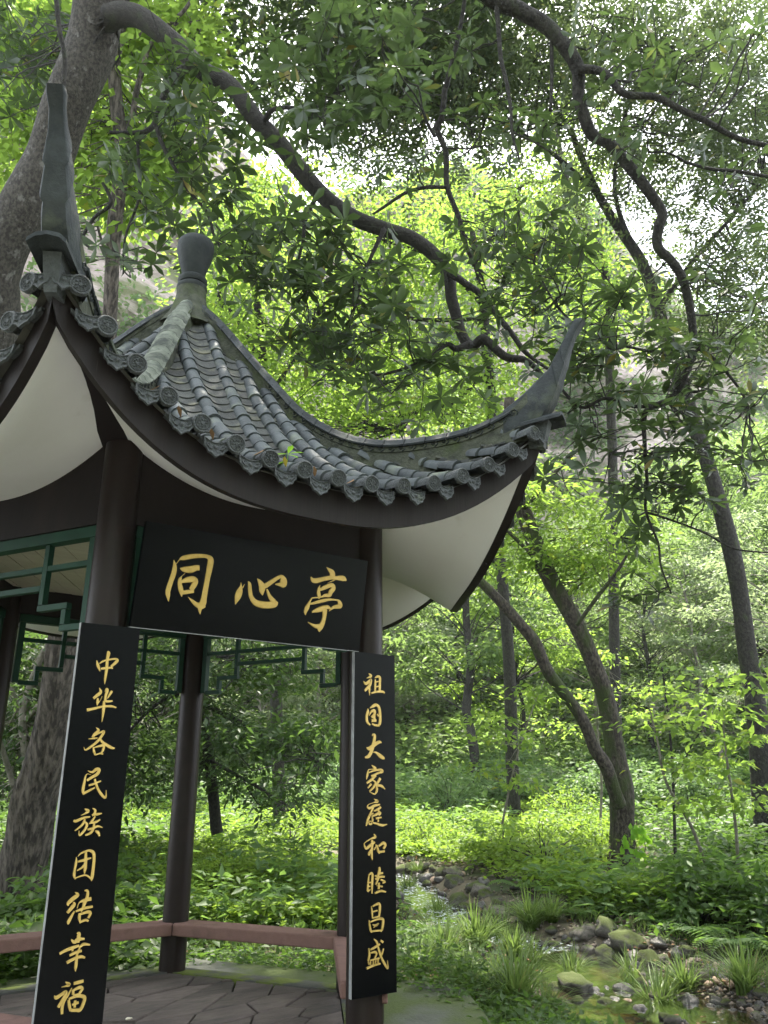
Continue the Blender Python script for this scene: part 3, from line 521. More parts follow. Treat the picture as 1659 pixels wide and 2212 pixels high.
# ---- hip ridges with upturned horns
HORN = [((2.96, 4.166), (2.96, 3.96), .150), ((3.10, 4.256), (3.10, 3.995), .146), ((3.19, 4.33), (3.225, 4.05), .146), ((3.282, 4.408), (3.315, 4.18), .128), ((3.312, 4.453), (3.340, 4.25), .116), ((3.320, 4.466), (3.350, 4.262), .142), ((3.330, 4.482), (3.357, 4.285), .140), ((3.372, 4.555), (3.398, 4.41), .106), ((3.378, 4.566), (3.406, 4.425), .124), ((3.386, 4.580), (3.412, 4.445), .120), ((3.42, 4.645), (3.45, 4.562), .082), ((3.455, 4.712), (3.492, 4.66), .072), ((3.482, 4.752), (3.535, 4.715), .088), ((3.505, 4.765), (3.560, 4.745), .080)]
for j in range(6):
    RJ = RK[j]; a = R_(-60)
    u = np.array([math.cos(a), math.sin(a), 0]); v = np.array([-math.sin(a), math.cos(a), 0])
    q3 = lambda r, z, l=0: RJ @ Vector(u * r + v * l + np.array([0, 0, z]))
    pale = j == 5
    V = []; Rr = np.linspace(.16, 3.14, 44)
    for r in Rr:
        zt = hip_top(r) - .05; zb = hip_base(r) - .10
        for l, z in ((-.078, zb), (-.066, zt - .07), (-.074, zt - .068), (-.074, zt), (.074, zt), (.074, zt - .068), (.066, zt - .07), (.078, zb)): V.append(q3(r, z, l))
    n = 8
    F = [(n * i + e, n * i + n + e, n * i + n + (e + 1) % n, n * i + (e + 1) % n) for i in range(len(Rr) - 1) for e in range(n)] + [tuple(range(n)), tuple(len(V) - 1 - e for e in range(n))]
    rid = mesh_obj('hip_ridge', V, F, M['mortar'], pav)
    # scroll relief along both flanks
    sc_ = MB()
    if j in (0, 5):
        for sg in (-1, 1):
            for r in np.arange(1.0, 3.05, .085):
                z0 = hip_top(r) - .085; sl = (hip_top(r + .04) - hip_top(r - .04)) / .08; ang = math.atan(sl); P = []
                for t in np.linspace(0, 1, 9):
                    th = -.5 * math.pi + t * 2.6 * math.pi; rr = .030 * (1 - .75 * t); X, Z = rr * math.cos(th) - .012 * t, rr * math.sin(th)
                    P.append(q3(r + X * math.cos(ang) - Z * math.sin(ang), z0 + X * math.sin(ang) + Z * math.cos(ang), sg * .076))
                sc_.tube(P, .0052, 4)
        sc_.build('scroll_relief', M['ridge'], rid)
    arc = np.r_[0, np.cumsum(np.linalg.norm(np.diff(HS, axis=0), axis=1))]; tot = np.interp(3.02, HS[:, 0], arc)
    nt_ = 22; ed = np.linspace(.02, tot, nt_ + 1)
    for i in range(nt_):
        V = []; m = 4; A = np.linspace(ed[i] + .004, ed[i + 1] - .002, m)
        r_mid = np.interp(ed[i], arc, HS[:, 0]); sec = []
        for l, z in ((-.076, -.052), (-.080, -.040), (-.070, -.028), (-.062, -.022), (-.052, .004), (-.030, .021), (0, .028), (.030, .021), (.052, .004), (.062, -.022), (.070, -.028), (.080, -.040), (.076, -.052)): sec.append((l, z))
        n = len(sec)
        for e, s in enumerate(A):
            r, z = np.interp(s, arc, HS[:, 0]), np.interp(s, arc, HS[:, 1]); k_ = 1.0 + (.035 if e >= 2 else 0)
            for l, dz in sec: V.append(q3(r, z - .026 + dz * k_, l * k_ * (1.16 if r > .4 else .95)))
        F = [(n * e + c, n * e + n + c, n * e + n + (c + 1) % n, n * e + (c + 1) % n) for e in range(m - 1) for c in range(n)] + [tuple(range(n)), tuple(len(V) - 1 - c for c in range(n))]
        o = mesh_obj('ridge_tile', V, F, M['lichen'] if pale and r_mid < 2.6 else M['ridge'], rid); soft(o, 35)
    V = []; n = 10
    for (r0, z0), (r1, z1), wd in HORN:
        h = wd / 2
        for l, t in ((-h * .55, 0), (-h * .9, .10), (-h, .32), (-h, .90), (-h * .88, 1.0), (h * .88, 1.0), (h, .90), (h, .32), (h * .9, .10), (h * .55, 0)): V.append(q3(r0 + (r1 - r0) * t, z0 + (z1 - z0) * t, l))
    F = [(n * i + e, n * i + n + e, n * i + n + (e + 1) % n, n * i + (e + 1) % n) for i in range(len(HORN) - 1) for e in range(n)] + [tuple(range(n)), tuple(len(V) - 1 - e for e in range(n))]
    soft(mesh_obj('horn', V, F, M['ridge'], rid), 40)
    V = []                                            # bent plate under the horn
    for r, dz in ((3.08, -.02), (3.36, 0)):
        for l, z in ((-.090, 4.045), (-.055, 4.076), (0, 4.088), (.055, 4.076), (.090, 4.045)):
            for th in (0, .022): V.append(q3(r, z + dz - .03 + th, l))
    F = []
    for e in range(4): F += [(2 * e, 2 * e + 2, 12 + 2 * e, 10 + 2 * e), (2 * e + 1, 11 + 2 * e, 13 + 2 * e, 2 * e + 3), (10 + 2 * e, 12 + 2 * e, 13 + 2 * e, 11 + 2 * e), (2 * e, 2 * e + 1, 2 * e + 3, 2 * e + 2)]
    F += [(0, 10, 11, 1), (8, 9, 19, 18)]
    mesh_obj('ridge_plate', V, F, M['ridge'], rid)
    cb = MB()                                         # corner block of mortar that closes the tip below the plate
    cb.hexa([q3(2.98, 3.84, -.045), q3(3.22, 3.84, -.03), q3(3.22, 3.84, .03), q3(2.98, 3.84, .045), q3(2.98, 4.0, -.05), q3(3.27, 4.03, -.045), q3(3.27, 4.03, .045), q3(2.98, 4.0, .05)])
    cb.build('corner_mortar', M['tile_relief'], rid)

# ---- finial
fin = soft(MB().lathe([(.30, 5.56), (.235, 5.68), (.165, 5.82), (.142, 5.90), (.134, 5.97), (.138, 6.01)], 28).build('finial', M['mortar'], pav))
soft(MB().lathe([(.095, 6.16), (.106, 6.19), (.124, 6.26), (.150, 6.345), (.168, 6.425), (.173, 6.485), (.167, 6.53), (.146, 6.556), (.08, 6.566), (.03, 6.568)], 32).build('jar', M['urn'], fin))
for z, r in ((6.035, .112), (6.115, .106)): soft(MB().lathe([(r - .01, z - .040), (r + .018, z - .034), (r + .030, z - .008), (r + .026, z + .02), (r + .008, z + .036), (r - .01, z + .038)], 32).build('ring', M['urn'], fin))

for o in pav.children:
    if o.name.split('.')[0] in ('roof', 'hip_ridge', 'finial', 'eave_board', 'soffit', 'hip_rafter'): o.matrix_local = ROOFM @ o.matrix_local

# ================================================================ boards with gilded writing
def stroke_mesh(b, st, f, h):
    Q = np.array(st, float).reshape(-1, 3) / 1000.; Q = spline(Q, 5) if len(Q) > 2 else spline(np.vstack([Q[0], Q.mean(0), Q[1]]), 3)
    T = np.gradient(Q[:, :2], axis=0); T /= np.linalg.norm(T, axis=1)[:, None] + 1e-9; N = np.c_[-T[:, 1], T[:, 0]]
    V = []
    for (x, z, wd), nn in zip(Q, N):
        wd = max(wd, .0012)
        for a, e in ((-.5, -.002), (-.38, h), (.38, h), (.5, -.002)): V.append(f(x + nn[0] * wd * a, z + nn[1] * wd * a, e))
    k = len(Q); F = [(4 * i + c, 4 * i + c + 1, 4 * i + 5 + c, 4 * i + 4 + c) for i in range(k - 1) for c in range(3)] + [(0, 3, 2, 1)[::-1], tuple(4 * k - 4 + c for c in (0, 1, 2, 3))[::-1]]
    b.add(V, F)
sb_ = Vector((0, -1.752, 2.455)); su_ = Vector((0, -.11, .62)).normalized(); sn_ = Vector((1, 0, 0)).cross(su_)
sign = thing('signboard', 'wide black name board with three large gold characters under the eaves', 'signboard', (0, -1.70, 2.45))
SM = Matrix(((1, 0, 0, 0), (0, sn_[1], su_[1], sb_[1]), (0, sn_[2], su_[2], sb_[2]), (0, 0, 0, 1)))   # local x, out of the board, up
inv = Matrix.Translation((0, 1.70, -2.45))
def sgn_obj(name, b, m, top=0):
    o = b.build(name, m, sign); o.data.transform(inv @ SM); o.data.flip_normals(); o.data.update(); return o
b = MB().box((-.032, -.018, .3125), (1.585, .036, .625)); o = sgn_obj('panel', b, M['lacquer'])
b = MB().box((-.032, -.0165, -.003), (1.585, .036, .005)); sgn_obj('edge_strip', b, M['edge'])
for x in (-.5, .5):
    b = MB().tube([(x, -.03, .55), (x, -.20, .62)], .008, 6); sgn_obj('hanger', b, M['dark'])
plates = {}
for nm, x0, lab in (('A', -.932, 'tall black couplet board with gold characters on the left front column'), ('B', .898, 'tall black couplet board with gold characters on the right front column')):
    t = thing('couplet_board', lab, 'couplet board', (x0, -1.74, .36)); plates[nm] = t
    MB().box((0, .005, 1.045), (.335, .026, 2.09)).build('panel', M['lacquer'], t)
    MB().box((-.1700, .005, 1.045), (.004, .025, 2.088)).build('edge_strip', M['edge'], t)
    for z in (.35, 1.75): MB().box((0, .028, z), (.12, .03, .05)).build('bracket', M['dark'], t)
for nm, strokes in CHARS:
    b = MB()
    for i, st in enumerate(strokes):
        h = .0045 + .0003 * i
        if nm == 'sign': stroke_mesh(b, st, lambda x, z, e: (x, e, z), h)
        else:
            t = plates[nm]; stroke_mesh(b, st, lambda x, z, e: (x - t.location[0], -.008 - e, z - t.location[2]), h)
    if nm == 'sign': sgn_obj('gold_character', b, M['gold'])
    else: b.build('gold_character', M['gold'], plates[nm])
# ================================================================ land
F2 = FW[:2] / np.linalg.norm(FW[:2]); R2 = np.array([F2[1], -F2[0]])
def LD(L, D): return CAM[:2] + R2 * L + F2 * D
def toLD(x, y): d = np.array([x - CAM[0], y - CAM[1]]); return d @ R2, d @ F2
def base_h(L, D):
    L = np.asarray(L, float); D = np.asarray(D, float)
    z = -.30 + .046 * np.maximum(0, np.minimum(D, 36) - 9.5) + .20 * np.maximum(0, np.minimum(D, 52) - 36) + .50 * np.maximum(0, D - 52)
    z = z + .16 * np.maximum(0, L - 1.5 - .27 * D) + .05 * np.maximum(0, -L - 4 - .1 * D)
    return z + .10 * np.sin(L * .9 + D * .31) * np.sin(D * .43 + 1) * np.clip((D - 8) / 8, 0, 1)
def march(px, py, hf):
    d = ray(px, py); t = 3.0
    for _ in range(1500):
        p = CAM + d * t; l, q = toLD(p[0], p[1])
        if p[2] <= hf(l, q): return p
        t += .02 + t * .002
    return CAM + d * 60
SPX = [(720, 1862, .22), (800, 1875, .26), (868, 1895, .32), (925, 1938, .34), (985, 1995, .36), (1090, 2030, .36), (1200, 2055, .50), (1290, 2095, .78), (1300, 2160, .42), (1330, 2215, .42), (1500, 2300, .6)]
SP = []
for x, y, wd in SPX:
    p = march(x, y, lambda l, q: base_h(l, q) - .12); SP.append((*toLD(p[0], p[1]), wd))
SP = spline(np.array(SP), 6)
SP2 = spline(np.array([(*toLD(*march(x, y, lambda l, q: base_h(l, q) - .12)[:2]), .32) for x, y in ((1295, 2150), (1400, 2155), (1520, 2185), (1700, 2240))]), 6)
ALL_S = np.vstack([SP, SP2])
def sdist(L, D):
    L = np.asarray(L, float); D = np.asarray(D, float)
    best = np.full(np.broadcast(L, D).shape, 99.)
    for a, b, wd in ALL_S: best = np.minimum(best, np.hypot(L - a, D - b) - wd)
    return best
def ground(L, D):
    s = sdist(L, D); z = base_h(L, D) - .30 * np.clip((.35 - s) / .5, 0, 1)
    x = CAM[0] + R2[0] * np.asarray(L) + F2[0] * np.asarray(D); y = CAM[1] + R2[1] * np.asarray(L) + F2[1] * np.asarray(D)
    r = np.hypot(x, y); return np.where(r < 3.6, np.minimum(z, -.30 + 0 * z), z)
def gz(x, y): l, d = toLD(x, y); return float(ground(np.array([l]), np.array([d]))[0])
def gpx(px, py): return march(px, py, lambda l, q: float(ground(np.array([l]), np.array([q]))[0]))
def fast_mesh(name, V, T, m):
    me = bpy.data.meshes.new(name); V = np.asarray(V, np.float32); T = np.asarray(T, np.int32)
    me.vertices.add(len(V)); me.vertices.foreach_set('co', V.ravel()); me.loops.add(T.size); me.loops.foreach_set('vertex_index', T.ravel())
    k = T.shape[1]; me.polygons.add(len(T)); me.polygons.foreach_set('loop_start', np.arange(0, T.size, k, dtype=np.int32))
    me.polygons.foreach_set('loop_total', np.full(len(T), k, np.int32)); me.update(calc_edges=True); me.validate()
    if m is not None: me.materials.append(m)
    return me
Dg = np.r_[-70, -50, -35, -25, -18, -12, -8, np.arange(-5, 4, .5), np.arange(4, 26, .22), np.geomspace(26, 150, 60)]; Ag = np.linspace(-1, 1, 190)
DD, AA = np.meshgrid(Dg, Ag, indexing='ij'); LL = AA * (9 + np.maximum(DD, 0) * .85 + np.maximum(-DD - 2, 0) * 1.2)
ZZ = ground(LL, DD)
XX = CAM[0] + R2[0] * LL + F2[0] * DD; YY = CAM[1] + R2[1] * LL + F2[1] * DD
near = np.clip((DD - 4) / 4, 0, 1)
ZZ = ZZ + near * .03 * np.sin(XX * 5.1 + np.sin(YY * 3.3) * 2) * np.sin(YY * 4.7)
ni, nj = DD.shape; idx = np.arange(ni * nj).reshape(ni, nj)
Q = np.stack([idx[:-1, :-1], idx[:-1, 1:], idx[1:, 1:], idx[1:, :-1]], -1).reshape(-1, 4)
gme = fast_mesh('ground', np.stack([XX, YY, ZZ], -1).reshape(-1, 3), Q, M['earth']); gme.polygons.foreach_set('use_smooth', [True] * len(gme.polygons))
gme.materials.append(M['bed'])
cen = sdist((LL[:-1, :-1] + LL[1:, 1:]) / 2, (DD[:-1, :-1] + DD[1:, 1:]) / 2).ravel()
gme.polygons.foreach_set('material_index', (cen < .45).astype(np.int32))
tag(link('ground', gme), kind='structure')

# water: a thin clear sheet, broken white where it runs fast
wm = bpy.data.materials.new('stream water'); wm.use_nodes = True; n = wm.node_tree.nodes; Lk = wm.node_tree.links; n.clear()
out = n.new('ShaderNodeOutputMaterial'); gl = n.new('ShaderNodeBsdfGlossy'); gl.inputs['Roughness'].default_value = .10; gl.inputs['Color'].default_value = (.9, .95, 1, 1)
tr = n.new('ShaderNodeBsdfTransparent'); tr.inputs['Color'].default_value = (.66, .58, .42, 1); fr_ = n.new('ShaderNodeFresnel'); fr_.inputs['IOR'].default_value = 1.25
mxs = n.new('ShaderNodeMixShader'); frm = n.new('ShaderNodeMath'); frm.operation = 'MULTIPLY'; frm.inputs[1].default_value = .55; Lk.new(fr_.outputs[0], frm.inputs[0]); Lk.new(frm.outputs[0], mxs.inputs[0]); Lk.new(tr.outputs[0], mxs.inputs[1]); Lk.new(gl.outputs[0], mxs.inputs[2])
tcn = n.new('ShaderNodeTexCoord'); nz1 = n.new('ShaderNodeTexNoise'); nz1.inputs['Scale'].default_value = 7; nz1.inputs['Detail'].default_value = 4; Lk.new(tcn.outputs['Object'], nz1.inputs['Vector'])
bpn = n.new('ShaderNodeBump'); bpn.inputs['Strength'].default_value = .16; bpn.inputs['Distance'].default_value = .02; Lk.new(nz1.outputs[0], bpn.inputs['Height'])
Lk.new(bpn.outputs[0], gl.inputs['Normal']); Lk.new(bpn.outputs[0], fr_.inputs['Normal'])
at_ = n.new('ShaderNodeAttribute'); at_.attribute_name = 'fast'
nz2 = n.new('ShaderNodeTexNoise'); nz2.inputs['Scale'].default_value = 13; nz2.inputs['Detail'].default_value = 6; nz2.inputs['Distortion'].default_value = 1.2; Lk.new(tcn.outputs['Object'], nz2.inputs['Vector'])
ad = n.new('ShaderNodeMath'); ad.operation = 'MULTIPLY_ADD'; ad.inputs[1].default_value = .30; Lk.new(at_.outputs['Fac'], ad.inputs[0]); Lk.new(nz2.outputs[0], ad.inputs[2])
mrn = n.new('ShaderNodeMapRange'); mrn.inputs[1].default_value = .82; mrn.inputs[2].default_value = .94; Lk.new(ad.outputs[0], mrn.inputs[0])
df = n.new('ShaderNodeBsdfDiffuse'); df.inputs['Color'].default_value = (.55, .58, .60, 1); m2s = n.new('ShaderNodeMixShader')
Lk.new(mrn.outputs[0], m2s.inputs[0]); Lk.new(mxs.outputs[0], m2s.inputs[1]); Lk.new(df.outputs[0], m2s.inputs[2]); Lk.new(m2s.outputs[0], out.inputs['Surface'])
V, T, FA_ = [], [], []
for Pp, f0 in ((SP, None), (SP2, .45)):
    k0 = len(V); Z = np.minimum.accumulate([float(base_h(a, b)) - .135 for a, b, c in Pp])
    for i, (a, b, wd) in enumerate(Pp):
        t = Pp[min(i + 1, len(Pp) - 1), :2] - Pp[max(i - 1, 0), :2]; t = t / np.linalg.norm(t); nn = np.array([-t[1], t[0]])
        pool = f0 if f0 is not None else (0.0 if 36 < i < 47 else 1.0 if i < 40 else .45)
        for c in range(7):
            l, d = np.array([a, b]) + nn * (wd + .35) * (c / 3 - 1); q = LD(l, d)
            rip = .02 * noise.noise(Vector((q[0] * 3, q[1] * 3, 1))) * (.3 + pool)
            V.append((q[0], q[1], Z[i] + rip + (.004 if f0 is not None else 0))); FA_.append(pool)
    m_ = len(Pp)
    for i in range(m_ - 1):
        for c in range(6): T.append((k0 + 7 * i + c, k0 + 7 * i + c + 1, k0 + 7 * i + 8 + c, k0 + 7 * i + 7 + c))
wme = fast_mesh('stream', V, T, wm); wme.polygons.foreach_set('use_smooth', [True] * len(wme.polygons))
atr = wme.attributes.new('fast', 'FLOAT', 'POINT'); atr.data.foreach_set('value', np.array(FA_, np.float32))
tag(link('stream', wme), kind='structure')

pv_ = [np.append(LD(a, b), -.285) for a, b in ((-9, -14), (9, -14), (3.4, 3.0), (1.0, 4.6), (-3.5, 3.9), (-6, 3.2))]
o = MB().prism([p - (0, 0, .05) for p in pv_], (0, 0, .055)).build('bounce_slab', M['paving']); tag(o, kind='structure')  # unseen slab, added to bounce light up under the eaves

# cliffs and the wooded slope behind
def cliff(name, pxs, d0, d1, seed, mm):
    "rock wall whose crest runs through the given picture columns (x, crest y, foot y) at distances d0..d1"
    V = []; nx, nz_ = 70, 70; X = np.array(pxs, float)
    for i in range(nx):
        t = i / (nx - 1); x = np.interp(t, np.linspace(0, 1, len(X)), X[:, 0]); yt = np.interp(t, np.linspace(0, 1, len(X)), X[:, 1]); yb = np.interp(t, np.linspace(0, 1, len(X)), X[:, 2]); d = d0 + (d1 - d0) * t
        pt = at(x, yt, d); pb = at(x, yb, d); out_ = -np.array([F2[0], F2[1], 0])
        hgt = pt[2] - pb[2]
        for q in range(nz_ + 6):
            v = min(q, nz_ - 1) / (nz_ - 1); back = max(0, q - nz_ + 1)
            p = np.array([pt[0], pt[1], pb[2] + hgt * v])
            r = 4.5 * noise.noise(Vector((p[0] * .07 + seed, p[1] * .07, p[2] * .05))) + 1.6 * noise.noise(Vector((p[0] * .25, p[1] * .25 + seed, p[2] * .45))) + 1.0 * (1 if noise.noise(Vector((seed, p[0] * .03, p[2] * .22))) > .05 else -1)
            p = p + out_ * (r + (1 - v) * hgt * .18) - out_ * back * 9
            if back: p[2] += 2.0 * noise.noise(Vector((p[0] * .1, p[1] * .1, seed))) - back * .6
            V.append(p)
    m_ = nz_ + 6
    F = [(i * m_ + q, (i + 1) * m_ + q, (i + 1) * m_ + q + 1, i * m_ + q + 1) for i in range(nx - 1) for q in range(m_ - 1)]
    o = mesh_obj(name, V, F, mm, None, False); tag(o, kind='structure'); return o, np.array(V)
cl1, CV1 = cliff('cliff', [(-420, -250, 1700), (-150, -200, 1700), (150, -120, 1700), (330, 20, 1700), (440, 130, 1700), (520, 330, 1700), (620, 470, 1700), (720, 620, 1700)], 62, 88, 3.1, M['cliff'])
cl2, CV2 = cliff('cliff', [(600, 520, 1700), (760, 420, 1700), (900, 330, 1700), (1040, 330, 1700), (1150, 430, 1700), (1250, 420, 1700), (1380, 560, 1700), (1560, 700, 1700), (1900, 740, 1700)], 112, 120, 8.7, M['cliff'])
# ================================================================ foliage
def unit(a): return a / (np.linalg.norm(a, axis=-1, keepdims=True) + 1e-9)
def leaf4(P, D, N, L, W):
    "folded four-point blades: returns vertices and triangles"
    P = np.asarray(P); L = np.broadcast_to(L, len(P))[:, None]; W = np.broadcast_to(W, len(P))[:, None]
    D = unit(D); Sd = unit(np.cross(D, N)); N = np.cross(Sd, D)
    V = np.stack([P, P + D * L * .45 + Sd * W * .5 + N * W * .12, P + D * L - N * L * .08, P + D * L * .45 - Sd * W * .5 + N * W * .12], 1).reshape(-1, 3)
    k = np.arange(len(P))[:, None, None] * 4
    return V, (k + np.array([[0, 1, 2], [0, 2, 3]])).reshape(-1, 3)
def leaf8(P, D, N, L, W, droop=.12):
    droop = np.broadcast_to(droop, len(P))[:, None]
    L = np.broadcast_to(L, len(P))[:, None]; W = np.broadcast_to(W, len(P))[:, None]
    D = unit(D); Sd = unit(np.cross(D, N)); N = np.cross(Sd, D)
    q = lambda t, s, h: P + D * L * t + Sd * W * s + N * (W * h - L * droop * t * t)
    V = np.stack([P, q(.38, .33, .10), q(.36, 0, 0), q(.38, -.33, .10), q(.70, .48, .12), q(.68, 0, 0), q(.70, -.48, .12), q(1.0, 0, .02)], 1).reshape(-1, 3)
    T = np.array([[0, 1, 2], [0, 2, 3], [1, 4, 5], [1, 5, 2], [2, 5, 6], [2, 6, 3], [4, 7, 5], [5, 7, 6]])
    return V, (np.arange(len(P))[:, None, None] * 8 + T).reshape(-1, 3)
def rvec(n, r=rng): return r.normal(size=(n, 3))
def clump_leaves(C, rad, n, L, W, flat=.45, up=1.0, r=rng, droop=.25):
    "n leaves about each centre, lying mostly level"
    C = np.repeat(np.asarray(C, float), n, 0); rad = np.repeat(np.broadcast_to(rad, len(C) // n), n)[:, None]
    off = rvec(len(C), r) * np.array([1, 1, flat]); P = C + off * rad * .55
    D = unit(off * np.array([1, 1, .3]) + rvec(len(C), r) * .6) + np.array([0, 0, -droop]); N = unit(np.array([0, 0, up]) + rvec(len(C), r) * .45)
    s = r.uniform(.65, 1.25, len(C)); return leaf4(P, D, N, L * s, W * s)
def pinnate_leaves(C, rad, n, L, W, pairs=6, r=rng):
    "fronds of paired leaflets"
    C = np.repeat(np.asarray(C, float), n, 0); rad = np.repeat(np.broadcast_to(rad, len(C) // n), n)[:, None]
    off = rvec(len(C), r) * np.array([1, 1, .55]); P = C + off * rad * .55
    D = unit(off * np.array([1, 1, .2]) + rvec(len(C), r) * .7 + np.array([0, 0, -.35])); N = unit(np.array([0, 0, 1.]) + rvec(len(C), r) * .4); Sd = unit(np.cross(D, N))
    Vs, Ts, k = [], [], 0
    for i in range(pairs):
        for sg in (-1, 1):
            p = P + D * (L * .75 * (i + .8)) ; d = Sd * sg + D * .45
            V, T = leaf4(p, d, N + rvec(len(C), r) * .15, L * r.uniform(.8, 1.15, len(C)), W); Vs.append(V); Ts.append(T + k); k += len(V)
    return np.concatenate(Vs), np.concatenate(Ts)
def join(parts):
    Vs, Ts, k = [], [], 0
    for V, T in parts: Vs.append(V); Ts.append(T + k); k += len(V)
    return np.concatenate(Vs), np.concatenate(Ts)
def path_px(pts, d=None):
    "rows (px, py, distance, width in px) -> points and radii, smoothed and slightly crooked"
    A = np.array([at(p[0], p[1], p[2]) for p in pts]); Rr = np.array([p[3] * p[2] / FPX / 2 for p in pts])
    Q = spline(np.c_[A, Rr], 6); sm = spline(rng.normal(0, .13, (len(Q) // 5 + 2, 3)), 5)[:len(Q)]; sm = np.vstack([sm, np.zeros((max(0, len(Q) - len(sm)), 3))]); Q[1:-1, :3] += sm[1:-1] * Q[1:-1, 3:4]
    return Q[:, :3], np.maximum(Q[:, 3], .004)
def near_twig(tb, pts, target, r0=.012, sag=.1):
    "a thin crooked twig from the closest branch point to the target"
    A = np.asarray(pts); w_ = np.linalg.norm(A - target, axis=1) * (1 + .25 * rng.random(len(A))); a = A[np.argmin(w_)]
    L = np.linalg.norm(target - a)
    if L < .05: return
    k = 4; P = [a + (target - a) * t for t in np.linspace(0, 1, k + 1)]
    for i in range(1, k): P[i] = P[i] + rng.normal(0, .05, 3) * L + np.array([0, 0, -sag * L * math.sin(math.pi * i / k)])
    P = spline(np.array(P), 2); tb.tube(P, np.linspace(r0 * (.7 + min(L, 3) * .35), r0 * .45, len(P)), 5, cap=False)
def region_pts(regs, spread=.9):
    C = []
    for px, py, d, rx, ry, cnt in regs:
        for _ in range(cnt):
            a, q = rng.uniform(0, 2 * math.pi), math.sqrt(rng.random())
            C.append(at(px + rx * q * math.cos(a), py + ry * q * math.sin(a), d + rng.normal(0, spread)))
    return np.array(C)

# ---------------------------------------------------------------- whorl-leaved trees close to the roof
def whorl_tree(name, label, cat, main, branches, regs, bark, bark2, spread, Lf, seed_base, n_single, shade_crown=None):
    pts = []; root = thing(name, label, cat, seed_base)
    inv_ = np.array(seed_base)
    def branch(nm, p, m, n, wob):
        Q, Rr = path_px(p); Rr = Rr * (1 if nm == 'trunk' else .86); pts.extend(Q[2:]); o = MB().tube(Q - inv_, Rr, n, wob).build(nm, m, root, True); return o
    if main is not None: branch('trunk', main, bark, 40, .08); pts.clear()
    for b in branches: branch('branch', b, bark2 if b[0][3] < 45 or main is None else M['bark_bough'], 18 if b[0][3] > 20 else 7, .06)
    base = np.array(pts)
    tb = MB(); WC = []
    for px, py, d, rx, ry, cnt in regs:
        done = 0
        while done < cnt:
            c = region_pts([(px, py, d, rx, ry, 1)], spread)[0]; near_twig(tb, base, c, .010)
            k = min(cnt - done, rng.integers(2, 5)); WC.append(c)
            for _ in range(k - 1):
                e = c + rng.normal(0, 1, 3) * Lf * np.array([1.5, 1.5, .8]); WC.append(e); tb.tube([c, (c + e) / 2 + rng.normal(0, .015, 3), e], [.006, .005, .004], 4, cap=False)
            done += k
    t = tb.build('twigs', bark2, root); t.data.transform(Matrix.Translation(-Vector(inv_))); tag(t, kind='stuff')
    if shade_crown is not None:                             # unseen crown added above the view to keep sun off the pavilion
        hc = np.array(shade_crown[0]) + unit(rvec(shade_crown[2])) * np.cbrt(rng.random((shade_crown[2], 1))) * np.array(shade_crown[1])
        V, T = clump_leaves(hc - inv_, .9, 46, .26, .10, .5); tag(link('crown', fast_mesh('crown', V, T, M['leaf_whorl']), root), kind='stuff')
    P, D, N, L = [], [], [], []
    for c in WC:
        ax = unit(np.array([0, 0, 1.0]) + rng.normal(0, .45, 3) + unit(CAM - c) * .15); u = unit(np.cross(ax, [1, .3, 0])); v = np.cross(ax, u); k = rng.integers(6, 10); a0 = rng.uniform(0, 6)
        for i in range(k):
            a = a0 + i * 2.4; el_ = rng.uniform(-.35, .45); d = u * math.cos(a) + v * math.sin(a); s = Lf * rng.uniform(.7, 1.15) * (1.0 if i % 3 else .75)
            P.append(c + ax * rng.uniform(-.03, .03)); D.append(d * math.cos(el_) + ax * math.sin(el_)); N.append(ax * math.cos(el_) - d * math.sin(el_) + rng.normal(0, .22, 3)); L.append(s)
    P, D, N, L = map(np.array, (P, D, N, L)); Wd = L * rng.uniform(.29, .40, len(L))
    size = L / np.maximum((P - CAM) @ FW, .5); px_ = (P - CAM) @ RT / ((P - CAM) @ FW) * FPX + 829; py_ = 1106 - (P - CAM) @ UP / ((P - CAM) @ FW) * FPX
    size = size * ((px_ > 20) & (px_ < 1640) & (py_ > 20) & (py_ < 2200)); order = np.argsort(-size); big, rest = order[:n_single], order[n_single:]
    V, T = leaf8(P[rest] - inv_, D[rest], N[rest], L[rest], Wd[rest], rng.uniform(-.05, .42, len(rest))); tag(link('foliage', fast_mesh('foliage', V, T, M['leaf_whorl']), root), kind='stuff')
    shapes = []
    for q in range(14):
        V, T = leaf8(np.zeros((1, 3)), np.array([[1., 0, 0]]), np.array([[0, 0, 1.]]), 1.0, .28 + .012 * ((q * 5) % 14), -.05 + .035 * q); shapes.append(fast_mesh('leaf', V, T, M['leaf_whorl']))
    for q, i in enumerate(big):
        d = unit(D[i]); s = unit(np.cross(N[i], d)); nn = np.cross(d, s); mw = Matrix(((*[d[0] * L[i], s[0] * L[i], nn[0] * L[i]], P[i][0] - inv_[0]), (d[1] * L[i], s[1] * L[i], nn[1] * L[i], P[i][1] - inv_[1]), (d[2] * L[i], s[2] * L[i], nn[2] * L[i], P[i][2] - inv_[2]), (0, 0, 0, 1)))
        link('leaf', shapes[q % 14], root, mw)
    return root
def dep(rows, a, z):
    n = len(rows); return [(r[0], r[1], a + (z - a) * i / max(n - 1, 1), r[2]) for i, r in enumerate(rows)]
TD = 10.6
main = dep([(-420, 1640, 190), (-250, 1230, 165), (-130, 960, 150), (-60, 790, 128), (0, 610, 114), (55, 455, 102), (112, 310, 96), (178, 150, 100), (212, 10, 104), (238, -160, 96)], TD, TD)
